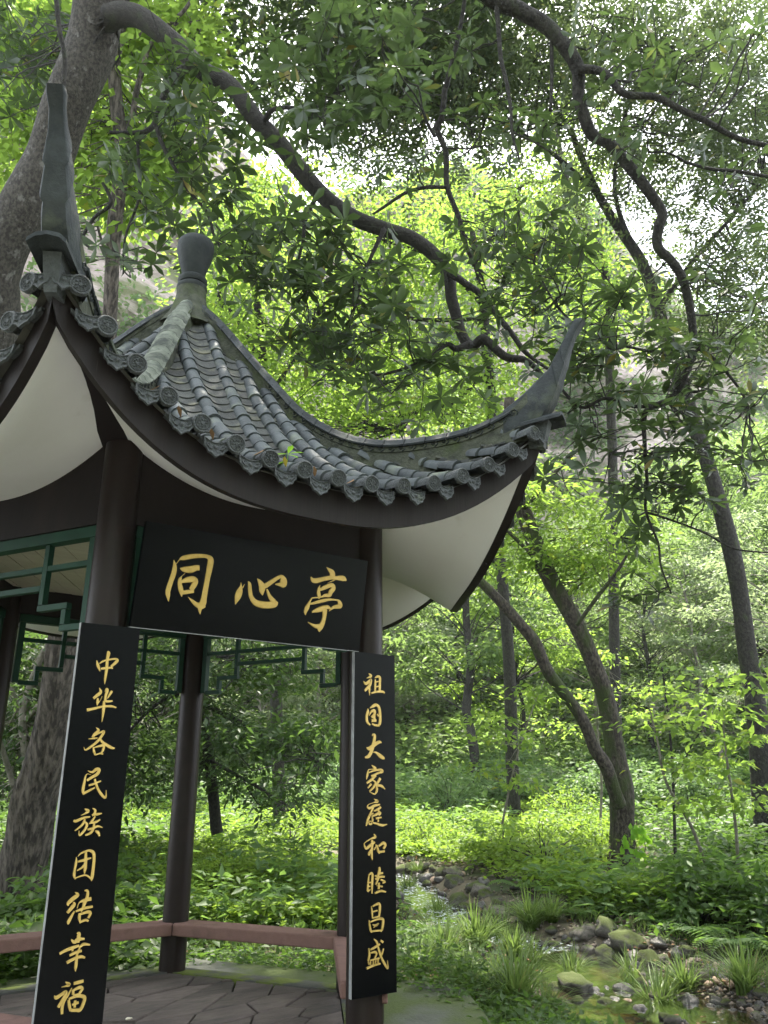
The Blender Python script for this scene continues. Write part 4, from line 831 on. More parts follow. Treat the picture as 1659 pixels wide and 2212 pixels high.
b_arc = dep([(225, 40, 64), (262, 30, 58), (310, 46, 52), (372, 92, 49), (440, 150, 45), (500, 187, 43), (560, 268, 43), (622, 340, 44), (690, 412, 42), (760, 462, 40), (830, 492, 38), (894, 518, 36), (949, 561, 34), (972, 596, 31), (974, 650, 29), (999, 720, 27), (1018, 746, 25), (1045, 733, 23), (1090, 768, 21), (1140, 779, 16), (1185, 826, 9)], TD - .3, 8.8)
brs = [b_arc,
  dep([(968, 590, 20), (1000, 610, 18), (1035, 630, 17), (1066, 672, 16), (1110, 727, 14), (1136, 762, 12), (1190, 800, 7)], 9.2, 8.9),
  dep([(425, 140, 26), (385, 155, 22), (360, 195, 18), (338, 255, 15), (318, 282, 13), (290, 287, 12), (236, 285, 9)], 9.9, 9.5),
  dep([(335, 268, 12), (360, 330, 10), (400, 402, 9), (448, 460, 8), (468, 522, 7), (520, 580, 5)], 9.6, 9.2),
  dep([(296, 290, 9), (300, 360, 8), (299, 432, 7), (270, 515, 6), (266, 592, 4)], 9.5, 9.3),
  dep([(1017, 745, 20), (985, 752, 17), (966, 744, 12), (930, 770, 9), (860, 800, 8), (800, 810, 6), (750, 790, 4)], 8.9, 8.6),
  dep([(572, 262, 14), (590, 235, 12), (640, 232, 10), (700, 226, 8), (742, 190, 6)], 9.7, 9.3),
  dep([(690, 415, 12), (660, 470, 10), (655, 520, 8), (640, 590, 6), (660, 640, 4)], 9.4, 9.2),
  dep([(830, 494, 14), (800, 560, 9), (780, 610, 7), (770, 660, 4)], 9.2, 9.0),
  dep([(222, 395, 8), (240, 440, 10), (205, 470, 9), (180, 515, 8), (200, 540, 5)], 9.6, 9.6),
  dep([(118, -40, 12), (128, 60, 12), (140, 130, 12), (136, 210, 10)], 6.6, 6.6)]
regs = [(40, 50, 12, 90, 80, 26), (25, 180, 12, 70, 90, 20), (90, 110, 12, 60, 80, 10), (260, 350, 9.5, 60, 60, 10), (400, 215, 9.6, 80, 100, 26), (440, 360, 9.3, 70, 90, 22), (330, 450, 9.3, 70, 60, 11), (300, 560, 9.3, 50, 50, 10), (470, 480, 9.3, 60, 60, 12), (330, 190, 9.5, 50, 60, 8), (575, 185, 9.3, 12, 25, 3), (545, 310, 9.0, 14, 20, 3), (680, 310, 9.2, 40, 60, 8), (620, 560, 9.2, 90, 80, 26), (560, 500, 9.2, 60, 60, 11), (720, 540, 9.1, 90, 70, 20), (690, 620, 9.1, 100, 60, 22), (800, 690, 8.9, 110, 70, 26), (620, 700, 9.0, 60, 50, 10), (880, 790, 8.7, 120, 60, 24), (720, 800, 8.8, 90, 50, 16), (850, 600, 9.0, 70, 60, 12), (705, 150, 9.4, 50, 60, 11), (750, 60, 9.0, 120, 70, 22), (770, 200, 9.0, 80, 80, 18), (700, 250, 9.0, 60, 70, 10)]
base0 = tuple(at(-420, 1640, TD)); base0 = (base0[0], base0[1], gz(base0[0], base0[1]) - .1)
whorl_tree('tree', 'big leaning tree with smooth grey trunk whose long bough arches over the roof', 'tree', [(*main[0][:2], TD, 200)] + main[1:], brs, regs, M['bark_smooth'], M['bark_dark'], .35, .245, base0, 300, ((4.0, 3.8, 18.5), (5.0, 5.0, 2.8), 400))  # last tuple places the added crown that blocks the sun

oh = dep([(980, -60, 44), (1070, 0, 41), (1125, 22, 40), (1175, 47, 39), (1225, 102, 36), (1249, 150, 34), (1247, 215, 30), (1266, 272, 30), (1298, 302, 29), (1332, 330, 28), (1386, 396, 27), (1431, 456, 25), (1423, 490, 26), (1421, 530, 25), (1452, 565, 23), (1478, 610, 22), (1493, 690, 20), (1496, 745, 20), (1484, 800, 18), (1450, 862, 17), (1396, 888, 14), (1393, 960, 10), (1398, 1050, 8), (1395, 1106, 7), (1422, 1175, 6), (1428, 1223, 5), (1450, 1282, 4)], 7.2, 7.6)
obr = [oh,
  dep([(1250, 148, 22), (1290, 152, 20), (1318, 170, 19), (1350, 202, 18), (1415, 210, 17), (1470, 236, 16), (1530, 266, 15), (1600, 300, 13), (1700, 322, 11)], 7.2, 7.0),
  dep([(1070, 0, 13), (1076, 60, 12), (1082, 130, 11), (1096, 190, 10), (1104, 240, 8), (1106, 290, 7), (1122, 345, 4)], 7.2, 7.0),
  dep([(1190, 70, 10), (1192, 130, 10), (1188, 240, 8)], 7.3, 7.2),
  dep([(962, 192, 15), (955, 250, 15), (945, 282, 15), (962, 330, 14), (965, 400, 14), (990, 468, 13), (1008, 530, 12), (1024, 575, 9)], 7.9, 8.1),
  dep([(940, 296, 8), (925, 270, 8), (912, 236, 7)], 7.9, 7.8), dep([(962, 404, 10), (920, 405, 10), (880, 414, 9), (830, 446, 8), (805, 462, 5)], 8.0, 8.2),
  dep([(962, 192, 14), (985, 100, 12), (1000, 20, 10), (1010, -60, 10)], 7.9, 7.6),
  dep([(1496, 742, 12), (1530, 765, 11), (1562, 795, 9), (1590, 830, 7), (1620, 880, 5)], 7.5, 7.3), dep([(1490, 745, 9), (1420, 760, 8), (1340, 748, 7), (1290, 770, 5)], 7.6, 7.5),
  dep([(1450, 860, 9), (1380, 880, 10), (1310, 860, 9), (1255, 880, 8), (1205, 830, 8)], 7.6, 7.9), dep([(1396, 1106, 6), (1440, 1120, 6), (1520, 1150, 5), (1590, 1186, 5), (1680, 1195, 4)], 7.6, 7.4),
  dep([(1480, 350, 8), (1540, 365, 9), (1600, 372, 9), (1690, 385, 9)], 7.4, 7.0), dep([(1480, 350, 7), (1440, 330, 5), (1400, 330, 4)], 7.4, 7.3),
  dep([(1105, 285, 5), (1150, 305, 5), (1190, 330, 4)], 7.1, 7.2), dep([(1310, 740, 7), (1240, 700, 6), (1190, 640, 5), (1150, 560, 4)], 7.7, 7.9)]
oregs = [(860, 60, 7.6, 80, 60, 11), (900, 180, 7.8, 60, 70, 8), (1010, 70, 7.4, 80, 70, 10), (900, 330, 7.9, 50, 50, 6), (1090, 260, 7.1, 50, 70, 6), (1180, 320, 7.4, 80, 80, 15), (1290, 50, 7.4, 110, 45, 8), (1370, 110, 7.4, 80, 45, 6), (1590, 60, 6.8, 70, 60, 9), (1400, 330, 7.3, 90, 60, 9), (1450, 215, 7.1, 70, 40, 6), (1100, 550, 7.8, 110, 90, 32), (1150, 480, 7.7, 80, 60, 14), (1230, 640, 7.8, 90, 70, 28), (1060, 660, 8.0, 60, 50, 9), (1330, 770, 7.6, 110, 90, 44), (1280, 900, 7.6, 70, 70, 22), (1420, 950, 7.5, 120, 100, 40), (1350, 1060, 7.5, 80, 60, 16), (1510, 770, 7.3, 90, 80, 18), (1570, 900, 7.2, 80, 110, 24), (1625, 1010, 7.1, 40, 70, 9), (1490, 1080, 7.4, 70, 50, 9), (1400, 1270, 7.6, 40, 40, 7), (1290, 1160, 7.6, 60, 40, 4), (1360, 660, 7.7, 80, 60, 14), (1510, 590, 7.3, 70, 60, 8), (1560, 390, 7.1, 60, 40, 5), (1640, 640, 7.0, 20, 60, 5), (1230, 780, 7.8, 40, 60, 10)]
whorl_tree('tree', 'dark crooked bough hanging in from the top right with clustered leathery leaves', 'tree', None, obr, oregs, M['bark_dark'], M['bark_dark'],   .3, .178, tuple(at(980, -60, 7.2)), 300)

# ---------------------------------------------------------------- single trees beyond the pavilion
def px_tree(label, trunk, limbs, regs, bark, lm, L, W, n, rad, kind='simple', group=None, sides=14, wob=.12, spread=.8, tw=.010, flat=.45, name='tree', ridge=0.):
    A, Rr = path_px(trunk); base = A[0].copy(); root = thing(name, label, 'tree', tuple(base), group)
    MB().tube(A - base, Rr, sides, wob, ridge=ridge).build('trunk', bark, root, True); pts = list(A[len(A) // 3:])
    for l in limbs:
        Q, r_ = path_px(l); pts.extend(Q); MB().tube(Q - base, r_, 8, wob).build('limb', bark, root, True)
    C = region_pts(regs, spread)
    if len(C):
        tb = MB()
        for c in C: near_twig(tb, pts, c, tw)
        t = tb.build('twigs', bark, root); t.data.transform(Matrix.Translation(-Vector(base))); tag(t, kind='stuff')
        rr = rad * rng.uniform(.7, 1.3, len(C))
        V, T = (clump_leaves(C - base, rr, n, L, W, flat) if kind == 'simple' else pinnate_leaves(C - base, rr, n, L, W))
        tag(link('crown', fast_mesh('crown', V, T, lm), root))
    return root
G_ = lambda px, py: gpx(px, py)
def gdist(px, py): return float((gpx(px, py) - CAM) @ FW)
# slender rough trunk behind the roof, bright crown
px_tree('slender ridged grey trunk rising behind the roof finial among bright leaves', dep([(230, 1900, 36), (236, 1200, 32), (236, 900, 31), (238, 690, 30), (246, 520, 30), (262, 390, 29), (264, 320, 30), (252, 240, 28), (248, 150, 25), (256, 80, 22), (280, -80, 18)], 14, 14),
        [dep([(266, 330, 16), (285, 250, 13), (300, 180, 12), (330, 90, 10), (400, 20, 8), (430, -40, 7)], 14, 13.6), dep([(244, 600, 10), (225, 540, 7), (208, 480, 5)], 14, 13.7), dep([(250, 150, 12), (180, 80, 9), (90, 20, 6)], 14, 14.6), dep([(262, 90, 10), (340, 60, 9), (440, 45, 6)], 14, 14.4)],
        [(60, 60, 15.2, 100, 80, 46), (40, 250, 15, 60, 130, 34), (330, 90, 15, 120, 80, 46), (410, 70, 15, 50, 80, 16), (200, 300, 15, 60, 120, 26), (340, 300, 15, 90, 100, 30), (310, 420, 15, 70, 60, 20), (30, 440, 15, 45, 80, 14), (180, 20, 15, 100, 50, 20)],
        M['bark_rough'], M['leaf_bright'], .20, .11, 46, .62, spread=.8, wob=.06, sides=40, ridge=.16)
# ridged trunk left of the bench
px_tree('thick ridged trunk leaning behind the bench at the left', [(22, 2010, gdist(22, 1990), 118), (38, 1900, gdist(22, 1990), 100), (62, 1750, gdist(22, 1990), 92), (92, 1640, gdist(22, 1990), 84), (128, 1480, gdist(22, 1990), 72), (150, 1360, gdist(22, 1990), 66), (185, 1150, gdist(22, 1990), 58), (210, 900, gdist(22, 1990), 44)],
        [], [(110, 1000, 12.5, 90, 120, 10)], M['bark_rough'], M['leaf_dark'], .14, .055, 40, .6, wob=.06, sides=56, ridge=.18)
# dark evergreens seen through the pavilion
ED = 15.5
px_tree('dark glossy evergreen with drooping sprays beyond the bench', dep([(470, 1800, 26), (455, 1680, 24), (430, 1500, 22), (400, 1350, 18), (390, 1100, 12)], ED, ED),
        [dep([(440, 1520, 12), (520, 1560, 10), (620, 1610, 7), (700, 1650, 4)], ED, ED - 2), dep([(430, 1480, 10), (340, 1520, 8), (260, 1600, 5)], ED, ED - 1), dep([(420, 1420, 10), (540, 1420, 9), (660, 1450, 5)], ED, ED - 1), dep([(450, 1640, 9), (540, 1690, 7), (620, 1740, 4)], ED, ED - 2.2)],
        [(330, 1470, ED, 110, 80, 26), (480, 1440, ED, 130, 70, 30), (610, 1450, ED - .6, 90, 60, 20), (400, 1580, ED, 120, 80, 24), (560, 1590, ED - 1, 110, 40, 20), (660, 1600, ED - 1.6, 60, 40, 10), (500, 1680, ED - .8, 120, 40, 14), (320, 1680, ED, 80, 60, 16), (610, 1720, ED - 2, 60, 30, 8), (420, 1360, ED, 180, 60, 24), (680, 1660, ED - 2, 40, 30, 5)],
        M['bark_dark'], M['leaf_dark'], .16, .062, 50, .55, spread=1.1)
px_tree('dark evergreen with pale bent limbs at the far left behind the lattice', dep([(60, 1760, 22), (58, 1650, 20), (50, 1540, 18), (80, 1440, 14), (120, 1360, 10)], 14.5, 14.5),
        [dep([(55, 1560, 13), (100, 1500, 11), (120, 1420, 8), (150, 1380, 5)], 14.5, 14), dep([(50, 1540, 10), (20, 1480, 8), (-10, 1400, 6)], 14.5, 14.2), dep([(30, 1700, 13), (5, 1620, 11), (-20, 1540, 8)], 14, 13.6)],
        [(40, 1430, 15.5, 80, 70, 30), (150, 1440, 15.5, 70, 80, 30), (20, 1560, 15.5, 60, 70, 26), (110, 1570, 16, 70, 70, 20), (200, 1560, 15.5, 60, 80, 26), (220, 1660, 15.5, 70, 60, 24), (20, 1680, 15.5, 50, 60, 18), (260, 1420, 15.5, 60, 60, 20)],
        M['bark_pale'], M['leaf_dark'], .17, .065, 62, .6, spread=.7)
# forked leaning tree on the right bank
fb = gpx(1345, 1885); fd = float((fb - CAM) @ FW)
px_tree('forked mossy tree leaning left beside the stream with ivy on its foot', dep([(1346, 1905, 90), (1342, 1860, 62), (1345, 1790, 52), (1345, 1720, 52), (1335, 1640, 44), (1310, 1500, 37), (1270, 1400, 34), (1222, 1310, 33), (1178, 1230, 37), (1148, 1160, 35), (1122, 1080, 32), (1105, 980, 28), (1100, 860, 22)], fd, fd + 1.5),
        [dep([(1338, 1740, 32), (1322, 1690, 30), (1300, 1640, 29), (1272, 1590, 27), (1240, 1530, 25), (1196, 1468, 27), (1172, 1420, 27), (1140, 1370, 26), (1090, 1310, 23), (1040, 1262, 20), (960, 1190, 18), (900, 1120, 14)], fd - .1, fd - .6),
         dep([(1246, 1350, 10), (1290, 1290, 9), (1330, 1240, 8), (1360, 1190, 5)], fd, fd - .6), dep([(1178, 1230, 10), (1110, 1160, 8), (1060, 1120, 5)], fd + .5, fd), dep([(1130, 1100, 12), (1200, 1020, 9), (1260, 960, 6)], fd + .9, fd + .5)],
        [(1190, 1080, fd + 1.6, 80, 40, 16), (1290, 1120, fd + 1.2, 90, 50, 20), (1120, 1190, fd + 1.5, 70, 50, 14), (1230, 1220, fd + 1.2, 80, 50, 16), (1080, 1020, fd, 80, 50, 14), (1330, 1230, fd + 1.2, 80, 50, 14), (1000, 1180, fd + 1.2, 60, 40, 8)],
        M['bark_moss'], M['leaf_bright'], .17, .075, 44, .75, spread=.7, wob=.10, sides=40, flat=.25, ridge=.10)
# tall tree at the right edge
rb = gpx(1660, 1840); rd = float((rb - CAM) @ FW)
px_tree('tall straight dark trunk at the right edge with fine feathery crown', dep([(1664, 1850, 54), (1650, 1700, 47), (1625, 1480, 41), (1600, 1310, 37), (1565, 1130, 35), (1520, 980, 32), (1478, 850, 34), (1450, 760, 30), (1420, 670, 27), (1385, 566, 24), (1330, 476, 20), (1290, 416, 17), (1240, 300, 13)], rd, rd + 3),
        [dep([(1420, 670, 14), (1500, 560, 11), (1580, 470, 8), (1660, 380, 5)], rd + 2, rd + 1), dep([(1385, 566, 13), (1330, 420, 10), (1350, 250, 8), (1420, 100, 6)], rd + 2.2, rd + 2), dep([(1290, 416, 11), (1180, 320, 9), (1050, 250, 7), (900, 180, 5)], rd + 2.6, rd + 2), dep([(1240, 300, 8), (1150, 150, 7), (1020, 60, 5), (850, 20, 4)], rd + 3, rd + 2.4), dep([(1560, 1120, 9), (1500, 1060, 8), (1420, 1040, 5)], rd + 1, rd)],
        [(740, 50, rd + 2, 80, 60, 16), (840, 80, rd + 2, 110, 80, 22), (1000, 110, rd + 2, 110, 90, 24), (840, 220, rd + 2, 70, 90, 16), (960, 300, rd + 2, 70, 70, 11), (1060, 240, rd + 2, 60, 60, 9), (1170, 160, rd + 2, 90, 130, 24), (1320, 90, rd + 2, 110, 90, 25), (1480, 120, rd + 1.6, 100, 110, 27), (1610, 200, rd + 1.4, 60, 170, 24), (1380, 260, rd + 1.8, 100, 90, 19), (1560, 470, rd + 1.2, 70, 100, 19), (1610, 640, rd + 1, 60, 120, 19), (1520, 330, rd + 1.4, 90, 70, 15), (1300, 400, rd + 2, 60, 60, 8), (1560, 700, rd + 1, 70, 80, 12), (1180, 30, rd + 2, 160, 40, 13), (760, 330, rd + 2, 50, 60, 5)],
        M['bark_dark'], M['leaf_pinnate'], .15, .058, 14, 1.15, 'pinnate', spread=1.2, tw=.018, wob=.14)
# bright canopy beyond the roof
for lab, tr, lb, rg, d in (
   ('bright leaved tree with a thin dark trunk seen over the right of the roof', [(1335, 1800, 26), (1325, 1200, 22), (1318, 900, 20), (1306, 586, 18), (1255, 476, 16), (1216, 362, 13), (1200, 250, 9)], [dep([(1225, 385, 8), (1180, 392, 7), (1130, 400, 6), (1120, 430, 4)], 27, 27), dep([(1290, 560, 8), (1200, 520, 7), (1080, 500, 5)], 27, 26)],
    [(1010, 480, 27, 90, 90, 34), (1130, 430, 27, 80, 90, 30), (1240, 350, 27, 60, 90, 20), (1250, 560, 27, 80, 80, 26), (1120, 620, 27, 90, 60, 22), (1350, 700, 27, 80, 60, 18), (1330, 620, 27, 60, 60, 14), (1200, 230, 27, 40, 40, 8)], 27),
   ('slim trunked tree with bright yellow green crown straight over the eave', [(1116, 1840, 30), (1106, 1600, 27), (1098, 1400, 25), (1078, 1150, 24), (1060, 900, 23), (1050, 760, 22), (1044, 640, 18), (1020, 500, 12)], [dep([(1050, 800, 10), (980, 870, 9), (900, 890, 7), (860, 930, 5)], 24, 23), dep([(1045, 660, 10), (940, 560, 8), (830, 520, 5)], 24, 24), dep([(1045, 690, 9), (900, 690, 9), (760, 660, 6), (680, 660, 5)], 24, 23.5)],
    [(650, 830, 23.5, 90, 80, 34), (780, 760, 24, 90, 70, 28), (860, 880, 23, 110, 50, 30), (1010, 860, 23, 110, 60, 34), (960, 760, 24, 90, 60, 22), (740, 890, 23, 90, 40, 20), (820, 460, 24, 90, 60, 26), (900, 560, 24, 90, 70, 26), (740, 620, 24, 90, 60, 22), (1120, 760, 24, 60, 50, 12), (980, 620, 24, 70, 50, 14)], 24),
   ('bright maple like crown behind the finial', [(604, 1850, 28), (590, 1200, 25), (575, 900, 22), (560, 700, 18), (540, 560, 12)], [dep([(570, 800, 10), (520, 700, 8), (470, 640, 5)], 21, 21), dep([(575, 860, 9), (650, 760, 8), (700, 700, 5)], 21, 21)],
    [(500, 650, 21, 60, 80, 26), (560, 780, 21, 70, 90, 32), (520, 460, 21, 60, 60, 16), (600, 420, 21, 60, 60, 14), (480, 560, 21, 30, 70, 10), (640, 720, 21, 50, 60, 14), (540, 570, 21, 60, 50, 12)], 21)):
    px_tree(lab, dep(tr, d, d), lb, rg, M['bark_pale'] if 'pale' in lab else M['bark_dark'], M['leaf_bright'], .20, .10, 44, 1.05, spread=1.0, tw=.014)

# ---------------------------------------------------------------- forest behind the meadow
def forest_variant(seed, H, cr, n, lm, L, W, bark, lean, n_l, layered=False):
    r = np.random.default_rng(seed); root = thing('tree', '', 'tree'); k = 9
    P = np.array([[lean * H * (i / k) ** 1.4 + .12 * r.normal(), .12 * r.normal(), H * .86 * i / k] for i in range(k + 1)]); P[0] = (0, 0, -.4)
    rad = np.linspace(.020 * H * .62, .004 * H, k + 1); tb = MB().tube(spline(P, 3), np.interp(np.linspace(0, 1, 3 * k + 1), np.linspace(0, 1, k + 1), rad), 9, .12); tb.build('trunk', bark, root, True)
    C, R = [], []; lb = MB()
    for i in range(n):
        z = r.uniform(.28, 1.0); rr = cr * math.sqrt(max(.04, 1 - ((z - .55) / .5) ** 2)) * math.sqrt(r.uniform(.1, 1)); a = r.uniform(0, 2 * math.pi)
        if layered: z = round(z * 9) / 9 + r.normal() * .012
        c = np.array([lean * H * z ** 1.4 + rr * math.cos(a), rr * math.sin(a), H * z]); C.append(c); R.append(r.uniform(.5, 1.0) * cr * .30)
        s = np.array([np.interp(max(z - .1, .1), np.linspace(0, .86, k + 1), P[:, q]) for q in range(3)])
        lb.tube(spline(np.array([s, (s + c) / 2 + r.normal(0, .22, 3) + (0, 0, .02 * cr)]+[c]), 2), [.034, .028, .022, .016, .008], 4, cap=False)
    t = lb.build('limbs', bark, root); t['kind'] = 'stuff'
    V, T = clump_leaves(np.array(C), np.array(R), n_l, L, W, .30 if layered else .5, 1.0, r); link('crown', fast_mesh('crown', V, T, lm), root)
    return root
FV = [forest_variant(21, 13, 3.2, 62, M['leaf_mid'], .26, .12, M['bark_pale'], .05, 110, True), forest_variant(22, 15, 3.6, 70, M['leaf_mid'], .28, .12, M['bark_dark'], -.06, 110), forest_variant(23, 11, 3.4, 60, M['leaf_pale'], .24, .11, M['bark_pale'], .08, 100, True), forest_variant(24, 9, 2.8, 52, M['leaf_bright'], .24, .11, M['bark_dark'], -.10, 100, True), forest_variant(25, 17, 3.0, 64, M['leaf_mid'], .28, .13, M['bark_dark'], .02, 110)]
FL = [('pale trunked forest tree with layered green sprays on the far slope', 'layered pale trunked trees on the far slope'), ('broad dark trunked forest tree on the far slope', 'broad dark trunked trees on the far slope'), ('grey green forest tree with pale layered sprays on the far slope', 'grey green trees on the far slope'), ('small bright green forest tree on the far slope', 'small bright trees on the far slope'), ('tall narrow dark trunked forest tree on the far slope', 'tall narrow trees on the far slope')]
fr2 = np.random.default_rng(77); spots = []
tries = 0
while len(spots) < 96 and tries < 9000:
    tries += 1; D = fr2.uniform(30, 78); L = fr2.uniform(-.62, .62) * D
    if D < 37 and not (L > .30 * D or L < -.24 * D): continue
    if all(math.hypot(L - a, D - b) > 2.2 + D * .018 for a, b in spots): spots.append((L, D))
used = set()
for i, (L, D) in enumerate(spots):
    q = int(fr2.choice(5, p=[.24, .16, .30, .10, .20])); x, y = LD(L, D)
    o = FV[q] if q not in used else copy_tree(FV[q]); used.add(q)
    o.location = (x, y, gz(x, y)); o.rotation_euler = (0, 0, fr2.uniform(0, 6.28)); s = fr2.uniform(.8, 1.2) ; o.scale = (s, s, s)
    tag(o, FL[q][0], 'tree', FL[q][1])
for q in range(5):
    if q not in used: FV[q].location = (*LD(40, 70), 20); tag(FV[q], FL[q][0], 'tree', FL[q][1])
# far woods: leaf masses on the slope and on the cliffs
fr3 = np.random.default_rng(5)
n = 1500; D = 50 + 95 * fr3.random(n) ** 1.2; L = fr3.uniform(-.7, .7, n) * D; xy = CAM[:2] + np.outer(L, R2) + np.outer(D, F2); Zg = ground(L, D) + fr3.uniform(1, 9, n)
V, T = clump_leaves(np.c_[xy, Zg], fr3.uniform(1.4, 3.0, n), 46, .85, .42, .6, 1.0, fr3)
tag(link('far_woods', fast_mesh('far_woods', V, T, M['leaf_mid'])), kind='stuff')
parts = []
for CV, cnt, sz in ((CV1, 1300, 1.0), (CV2, 1900, 1.25)):
    ok = np.array([noise.noise(Vector(p) * .09) for p in CV]) > -.12; Cc = CV[ok]; Cc = Cc[fr3.integers(0, len(Cc), cnt)] + fr3.normal(0, .8, (cnt, 3)) - np.array([F2[0], F2[1], 0]) * .8
    parts.append(clump_leaves(Cc, fr3.uniform(.8, 2.2, cnt) * sz, 40, .62 * sz, .30 * sz, .7, 1.0, fr3))
V, T = join(parts); tag(link('cliff_shrubs', fast_mesh('cliff_shrubs', V, T, M['meadow_far'])), kind='stuff')

fr4 = np.random.default_rng(9); n = 560; A_ = fr4.uniform(-2.5, 2.5, n); Rb = fr4.uniform(8.5, 15, n); zb_ = fr4.uniform(.6, 13, n)
xy = CAM[:2] - np.outer(np.cos(A_) * Rb, F2) + np.outer(np.sin(A_) * Rb, R2); okb = (np.abs(A_) < 1.75)
V, T = clump_leaves(np.c_[xy, zb_][okb], fr4.uniform(.8, 1.6, n)[okb], 60, .42, .22, .6, 1.0, fr4)
tag(link('unseen_woods', fast_mesh('unseen_woods', V, T, M['leaf_mid'])), kind='stuff')  # unseen leaf mass, added to cut the sky light from behind the camera
# ================================================================ ground cover and small things
g6 = np.random.default_rng(61)
def cover(name, n, Dr, ur, lm, Lf, Wf, per, hgt, keep=None, up=.9, rad=.16, kind='stuff', blade=False):
    D = np.exp(g6.uniform(math.log(Dr[0]), math.log(Dr[1]), n)); L = g6.uniform(ur[0], ur[1], n) * D
    sd = sdist(L, D); xy = CAM[:2] + np.outer(L, R2) + np.outer(D, F2); tl, td_ = toLD(fb[0], fb[1]); ok = (sd > .12) & (np.hypot(xy[:, 0], xy[:, 1]) > 2.62) & ((np.abs(L - tl * D / td_) > .55) | (D > td_ + .3) | (D < td_ - 3.2))
    if keep is not None: ok &= keep(L, D, sd)
    L, D, xy = L[ok], D[ok], xy[ok]; z = ground(L, D)
    lump = np.array([noise.noise(Vector((a * .55, b * .55, 2))) + .5 * noise.noise(Vector((a * 1.5, b * 1.5, 5))) for a, b in xy]); h = hgt * (.55 + .9 * np.clip(lump + .3, 0, 1.2))
    if blade:
        P = np.repeat(np.c_[xy, z], per, 0) + np.c_[g6.normal(0, rad, (len(xy) * per, 2)), np.zeros(len(xy) * per)]
        Dv = np.c_[g6.normal(0, .45, (len(P), 2)), np.full(len(P), 1.)]; V, T = leaf4(P, Dv, rvec(len(P), g6), Lf * g6.uniform(.5, 1.3, len(P)), Wf)
    else:
        C = np.c_[xy, z]; C = np.repeat(C, per, 0); hh = np.repeat(h, per); t = np.sqrt(g6.random(len(C)))
        P = C + np.c_[g6.normal(0, rad, (len(C), 2)), hh * t]
        Dv = np.c_[g6.normal(0, 1, (len(C), 2)), g6.normal(.05, .25, len(C))]; N = unit(np.array([0, 0, up]) + rvec(len(C), g6) * .38)
        s = g6.uniform(.6, 1.3, len(C)) * (1 + np.repeat(D, per) * .012); V, T = leaf4(P, Dv, N, Lf * s, Wf * s)
    tag(link(name, fast_mesh(name, V, T, lm)), kind=kind)
pathless = lambda L, D, sd: (sd > .15)
cover('meadow_plants', 12500, (11.5, 37), (-.36, .34), M['meadow'], .100, .062, 9, .42, lambda L, D, s: (s > .55 + .75 * np.clip((17 - D) / 3, 0, 1)) & (L < 1.2 + .22 * D), rad=.17)
cover('undergrowth', 3600, (8, 36), (-.66, -.24), M['under'], .14, .08, 9, .5, pathless)
cover('undergrowth', 3400, (6.5, 34), (.27, .66), M['under'], .13, .075, 9, .55, lambda L, D, s: (s > 1.35) & ((L > .9 + .25 * D)))
cover('undergrowth', 3000, (4.6, 13.5), (-.60, .34), M['under'], .085, .045, 8, .20, lambda L, D, s: (s > .40), rad=.12)
cover('grass', 2600, (4.6, 13), (-.55, .62), M['blade'], .20, .011, 7, .2, lambda L, D, s: (s > .30), blade=True, rad=.08)
cover('shrubbery', 1500, (31, 44), (-.5, .5), M['meadow_far'], .22, .13, 16, 1.2, rad=.45)
cover('shrubbery', 2100, (37, 62), (-.6, .6), M['leaf_mid'], .30, .16, 16, 2.6, rad=.6)
cover('leaf_litter', 900, (5.2, 11), (-.5, .5), M['litter'], .07, .04, 3, .03, up=2.0)

nzk = lambda L, D, s: (s > .9) & (np.array([noise.noise(Vector((a * .35, b * .35, 9))) for a, b in zip(L, D)]) > .08)
cover('tall_meadow_plants', 1900, (11, 34), (-.45, .60), M['fern'], .17, .075, 12, .75, nzk, rad=.16)
cover('dead_leaves', 420, (6, 22), (-.5, .62), M['litter'], .07, .035, 3, .10, pathless, rad=.1)
edge_k = lambda L, D, s: (lambda r: (r > 2.62) & (r < 3.5))(np.hypot(CAM[0] + R2[0] * L + F2[0] * D, CAM[1] + R2[1] * L + F2[1] * D))
cover('edge_plants', 5200, (4.4, 11), (-.30, .34), M['under'], .07, .035, 7, .34, edge_k, rad=.09)

# shrubs
def shrub_variant(seed, h, r_, n, per, lm, L, W):
    r = np.random.default_rng(seed); root = thing('shrub', '', 'shrub'); tb = MB(); C = []
    for i in range(n):
        a, q = r.uniform(0, 6.28), math.sqrt(r.random()); z = h * (.25 + .75 * r.random()) * (1 - .35 * q * q); c = np.array([r_ * q * math.cos(a), r_ * q * math.sin(a), z]); C.append(c)
        tb.tube(spline(np.array([(0, 0, -.1), c * (.35, .35, .6) + r.normal(0, .04, 3), c]), 3), np.linspace(.016, .004, 7), 4, cap=False)
    o = tb.build('stems', M['bark_dark'], root); o['kind'] = 'stuff'
    V, T = clump_leaves(np.array(C), r_ * .34, per, L, W, .5, 1.0, r); link('foliage', fast_mesh('foliage', V, T, lm), root); return root
SV = [shrub_variant(31, 1.7, 1.1, 30, 46, M['meadow_far'], .17, .09), shrub_variant(32, 1.3, 1.0, 26, 46, M['leaf_pale'], .15, .07), shrub_variant(33, .75, .6, 22, 34, M['under'], .13, .07), shrub_variant(34, .9, .65, 22, 34, M['meadow'], .085, .05)]
SLb = [('rounded mid green shrub at the back of the meadow', 'rounded shrubs behind the meadow'), ('pale grey green shrub at the back of the meadow', 'pale shrubs behind the meadow'), ('low dark green shrub on the shaded bank', 'low dark shrubs on the shaded banks'), ('low bright green leafy shrub among the meadow plants', 'bright leafy shrubs in the meadow')]
seen_ = set()
